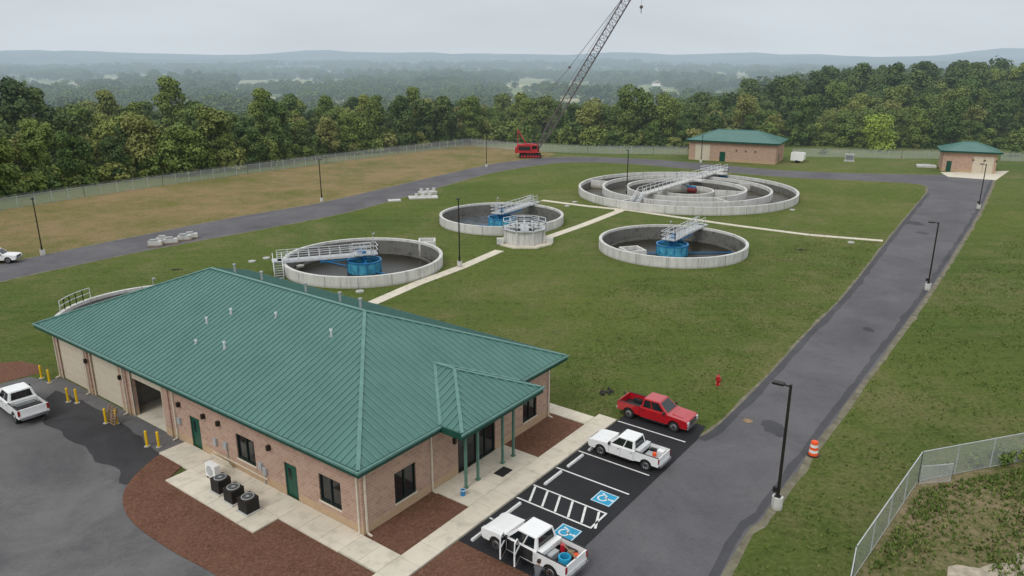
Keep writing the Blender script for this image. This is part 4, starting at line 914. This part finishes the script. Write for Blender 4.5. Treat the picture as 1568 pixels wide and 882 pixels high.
for px,py,s_ in ((1490,714,.28),(1530,706,.34),(1450,722,.22),(1560,702,.3),(1475,240,.5),(1552,240,.8),(1575,238,1.0),(1260,236,.5),(1500,240,.6)):
    q=gp(px,py); place(BU[0],q[0],q[1],s_,None,name="shrub")
def cluster(seed,n=9,w=30):
    R=random.Random(seed); lobes=[]
    for i in range(n):
        x=R.gauss(0,w*.45); y=R.gauss(0,w*.14); h=R.uniform(8,16)
        for j in range(3): lobes.append((x+R.uniform(-3,3),y+R.uniform(-3,3),h*R.uniform(.3,.72),h*.32))
    N_=2000; V_=leaf_cloud(lobes,N_,1.05)
    me=bpy.data.meshes.new("distant_tree_cluster"); me.from_pydata([tuple(x) for x in V_.tolist()],[],[(4*i,4*i+1,4*i+2,4*i+3) for i in range(N_)]); me.materials.append(m_leafd); me.update(); return me
CL=[cluster(100+i) for i in range(6)]
DTx=empty("distant_trees")
for _ in range(5200):
    az=random.uniform(math.radians(-46),math.radians(46)); u_=random.random(); d_=math.sqrt(400**2+u_*(3500**2-400**2)) if random.random()<.55 else random.uniform(400,1900)
    x,y=d_*math.sin(az),d_*math.cos(az); nz=noise.noise(Vector((x/300,y/230,11)))+.35*noise.noise(Vector((x/90,y/90,2)))
    deg=math.degrees(az); thr=.06
    if -20<deg<9 and 500<d_<1900: thr=.20
    if deg<-20: thr=.02
    if deg>12 and d_<800: thr=-.3
    if d_>2300: thr=-.05
    if nz<thr and random.random()>.05: continue
    o=place(random.choice(CL),x,y,random.uniform(.7,1.25)*(1 if d_<1400 else 1.2),DTx,name="tree_cluster"); o.rotation_euler[2]=random.gauss(0,.5)
for px,d_ in ((560,1400),(1010,1300),(770,1800),(480,1100)):
    az=math.atan((px-784)/1150/1.05); x,y=d_*math.sin(az),d_*math.cos(az); m=MB(); m.box(-9,9,-5,5,0,5,m_white); m.prof([(-10,5),(10,5),(0,9)],-5.5,5.5,m_grey); m.obj("farmhouse",(x,y,terr(x,y)))

def inpoly(x,y,P):
    c=False; j=len(P)-1
    for i in range(len(P)):
        if (P[i][1]>y)!=(P[j][1]>y) and x<(P[j][0]-P[i][0])*(y-P[i][1])/(P[j][1]-P[i][1])+P[i][0]: c=not c
        j=i
    return c
regs=[(gpl([(1120,888),(1180,800),(1262,690),(1345,574),(1455,430),(1640,300),(1640,680),(1415,730),(1300,888)]),9000,.14),
      (gpl([(866,560),(880,640),(940,640),(1095,640),(1220,518),(1350,370),(1240,365),(1100,420),(950,430),(860,470)]),8000,.10),
      (gpl([(1318,888),(1412,748),(1620,706),(1700,888)]),3500,.17)]
m=MB(); vv=[];ff=[]
for P,N_,hh in regs:
    xs=[p[0] for p in P]; ys=[p[1] for p in P]; c=0; tries=0
    while c<N_ and tries<N_*6:
        tries+=1
        x=random.uniform(min(xs),max(xs)); y=random.uniform(min(ys),max(ys))
        if not inpoly(x,y,P) or noise.noise(Vector((x*.25,y*.25,5)))<random.uniform(-.35,.25): continue
        c+=1; s=hh*random.uniform(.5,1.5)
        for b in range(4):
            t=random.uniform(0,6.28); dx,dy=math.cos(t),math.sin(t); k=len(vv); l_=random.uniform(.3,1.0)*s
            vv+=[(x-dy*s*.22,y+dx*s*.22,0),(x+dy*s*.22,y-dx*s*.22,0),(x+dx*l_,y+dy*l_,s*random.uniform(.5,1.2))]; ff.append((k,k+1,k+2))
m.add(vv,ff,m_weed); m.obj("grass_tufts")

# ---------------------------------------------------------------- light, sky, camera
W=bpy.data.worlds.new("World"); scene.world=W; W.use_nodes=True; nt=W.node_tree; n=nt.nodes; l=nt.links
bg=n['Background']; sky=n.new('ShaderNodeTexSky'); sky.sky_type='NISHITA'; sky.sun_disc=False; SE,SA=math.radians(46),math.radians(-145)
sky.sun_elevation=SE; sky.sun_rotation=SA; sky.air_density=1.5; sky.dust_density=6
hs=n.new('ShaderNodeHueSaturation'); hs.inputs['Saturation'].default_value=.35; l.new(sky.outputs[0],hs.inputs['Color'])
tc=n.new('ShaderNodeTexCoord'); sp=n.new('ShaderNodeSeparateXYZ'); l.new(tc.outputs['Generated'],sp.inputs[0])
rp=n.new('ShaderNodeValToRGB'); e=rp.color_ramp.elements
e[0].position=0; e[0].color=(.64,.70,.75,1); e[1].position=1; e[1].color=(.98,1,1,1)
x=e.new(.12); x.color=(.60,.655,.70,1); x=e.new(.45); x.color=(.88,.93,.98,1)
l.new(sp.outputs[2],rp.inputs[0])
nz=n.new('ShaderNodeTexNoise'); nz.inputs['Scale'].default_value=2.2; nz.inputs['Detail'].default_value=5
mp=n.new('ShaderNodeMapping'); mp.inputs['Scale'].default_value=(1,1,5); l.new(tc.outputs['Generated'],mp.inputs[0]); l.new(mp.outputs[0],nz.inputs['Vector'])
mr=n.new('ShaderNodeMapRange'); mr.inputs[1].default_value=.3; mr.inputs[2].default_value=.7; mr.inputs[3].default_value=10.0; mr.inputs[4].default_value=11.7; l.new(nz.outputs['Fac'],mr.inputs[0])
sc=n.new('ShaderNodeVectorMath'); sc.operation='SCALE'; l.new(rp.outputs[0],sc.inputs[0]); l.new(mr.outputs[0],sc.inputs['Scale'])
mx=n.new('ShaderNodeMix'); mx.data_type='RGBA'; mx.inputs[0].default_value=.9; l.new(hs.outputs[0],mx.inputs[6]); l.new(sc.outputs[0],mx.inputs[7])
l.new(mx.outputs[2],bg.inputs[0]); bg.inputs[1].default_value=.1
sd=bpy.data.lights.new("sun",'SUN'); sd.energy=1.05; sd.angle=math.radians(20); sd.color=(1,.97,.93); so=bpy.data.objects.new("sun",sd); scene.collection.objects.link(so)
dv=Vector((math.sin(SA)*math.cos(SE),math.cos(SA)*math.cos(SE),math.sin(SE))); so.rotation_euler=dv.to_track_quat('Z','Y').to_euler()
cd=bpy.data.cameras.new("camera"); cd.sensor_width=36; cd.lens=FPX/1568*36; cd.clip_end=30000; cd.clip_start=.5
co=bpy.data.objects.new("camera",cd); scene.collection.objects.link(co); co.location=(0,0,CAMH); co.rotation_euler=(math.pi/2-PITCH,0,0); scene.camera=co
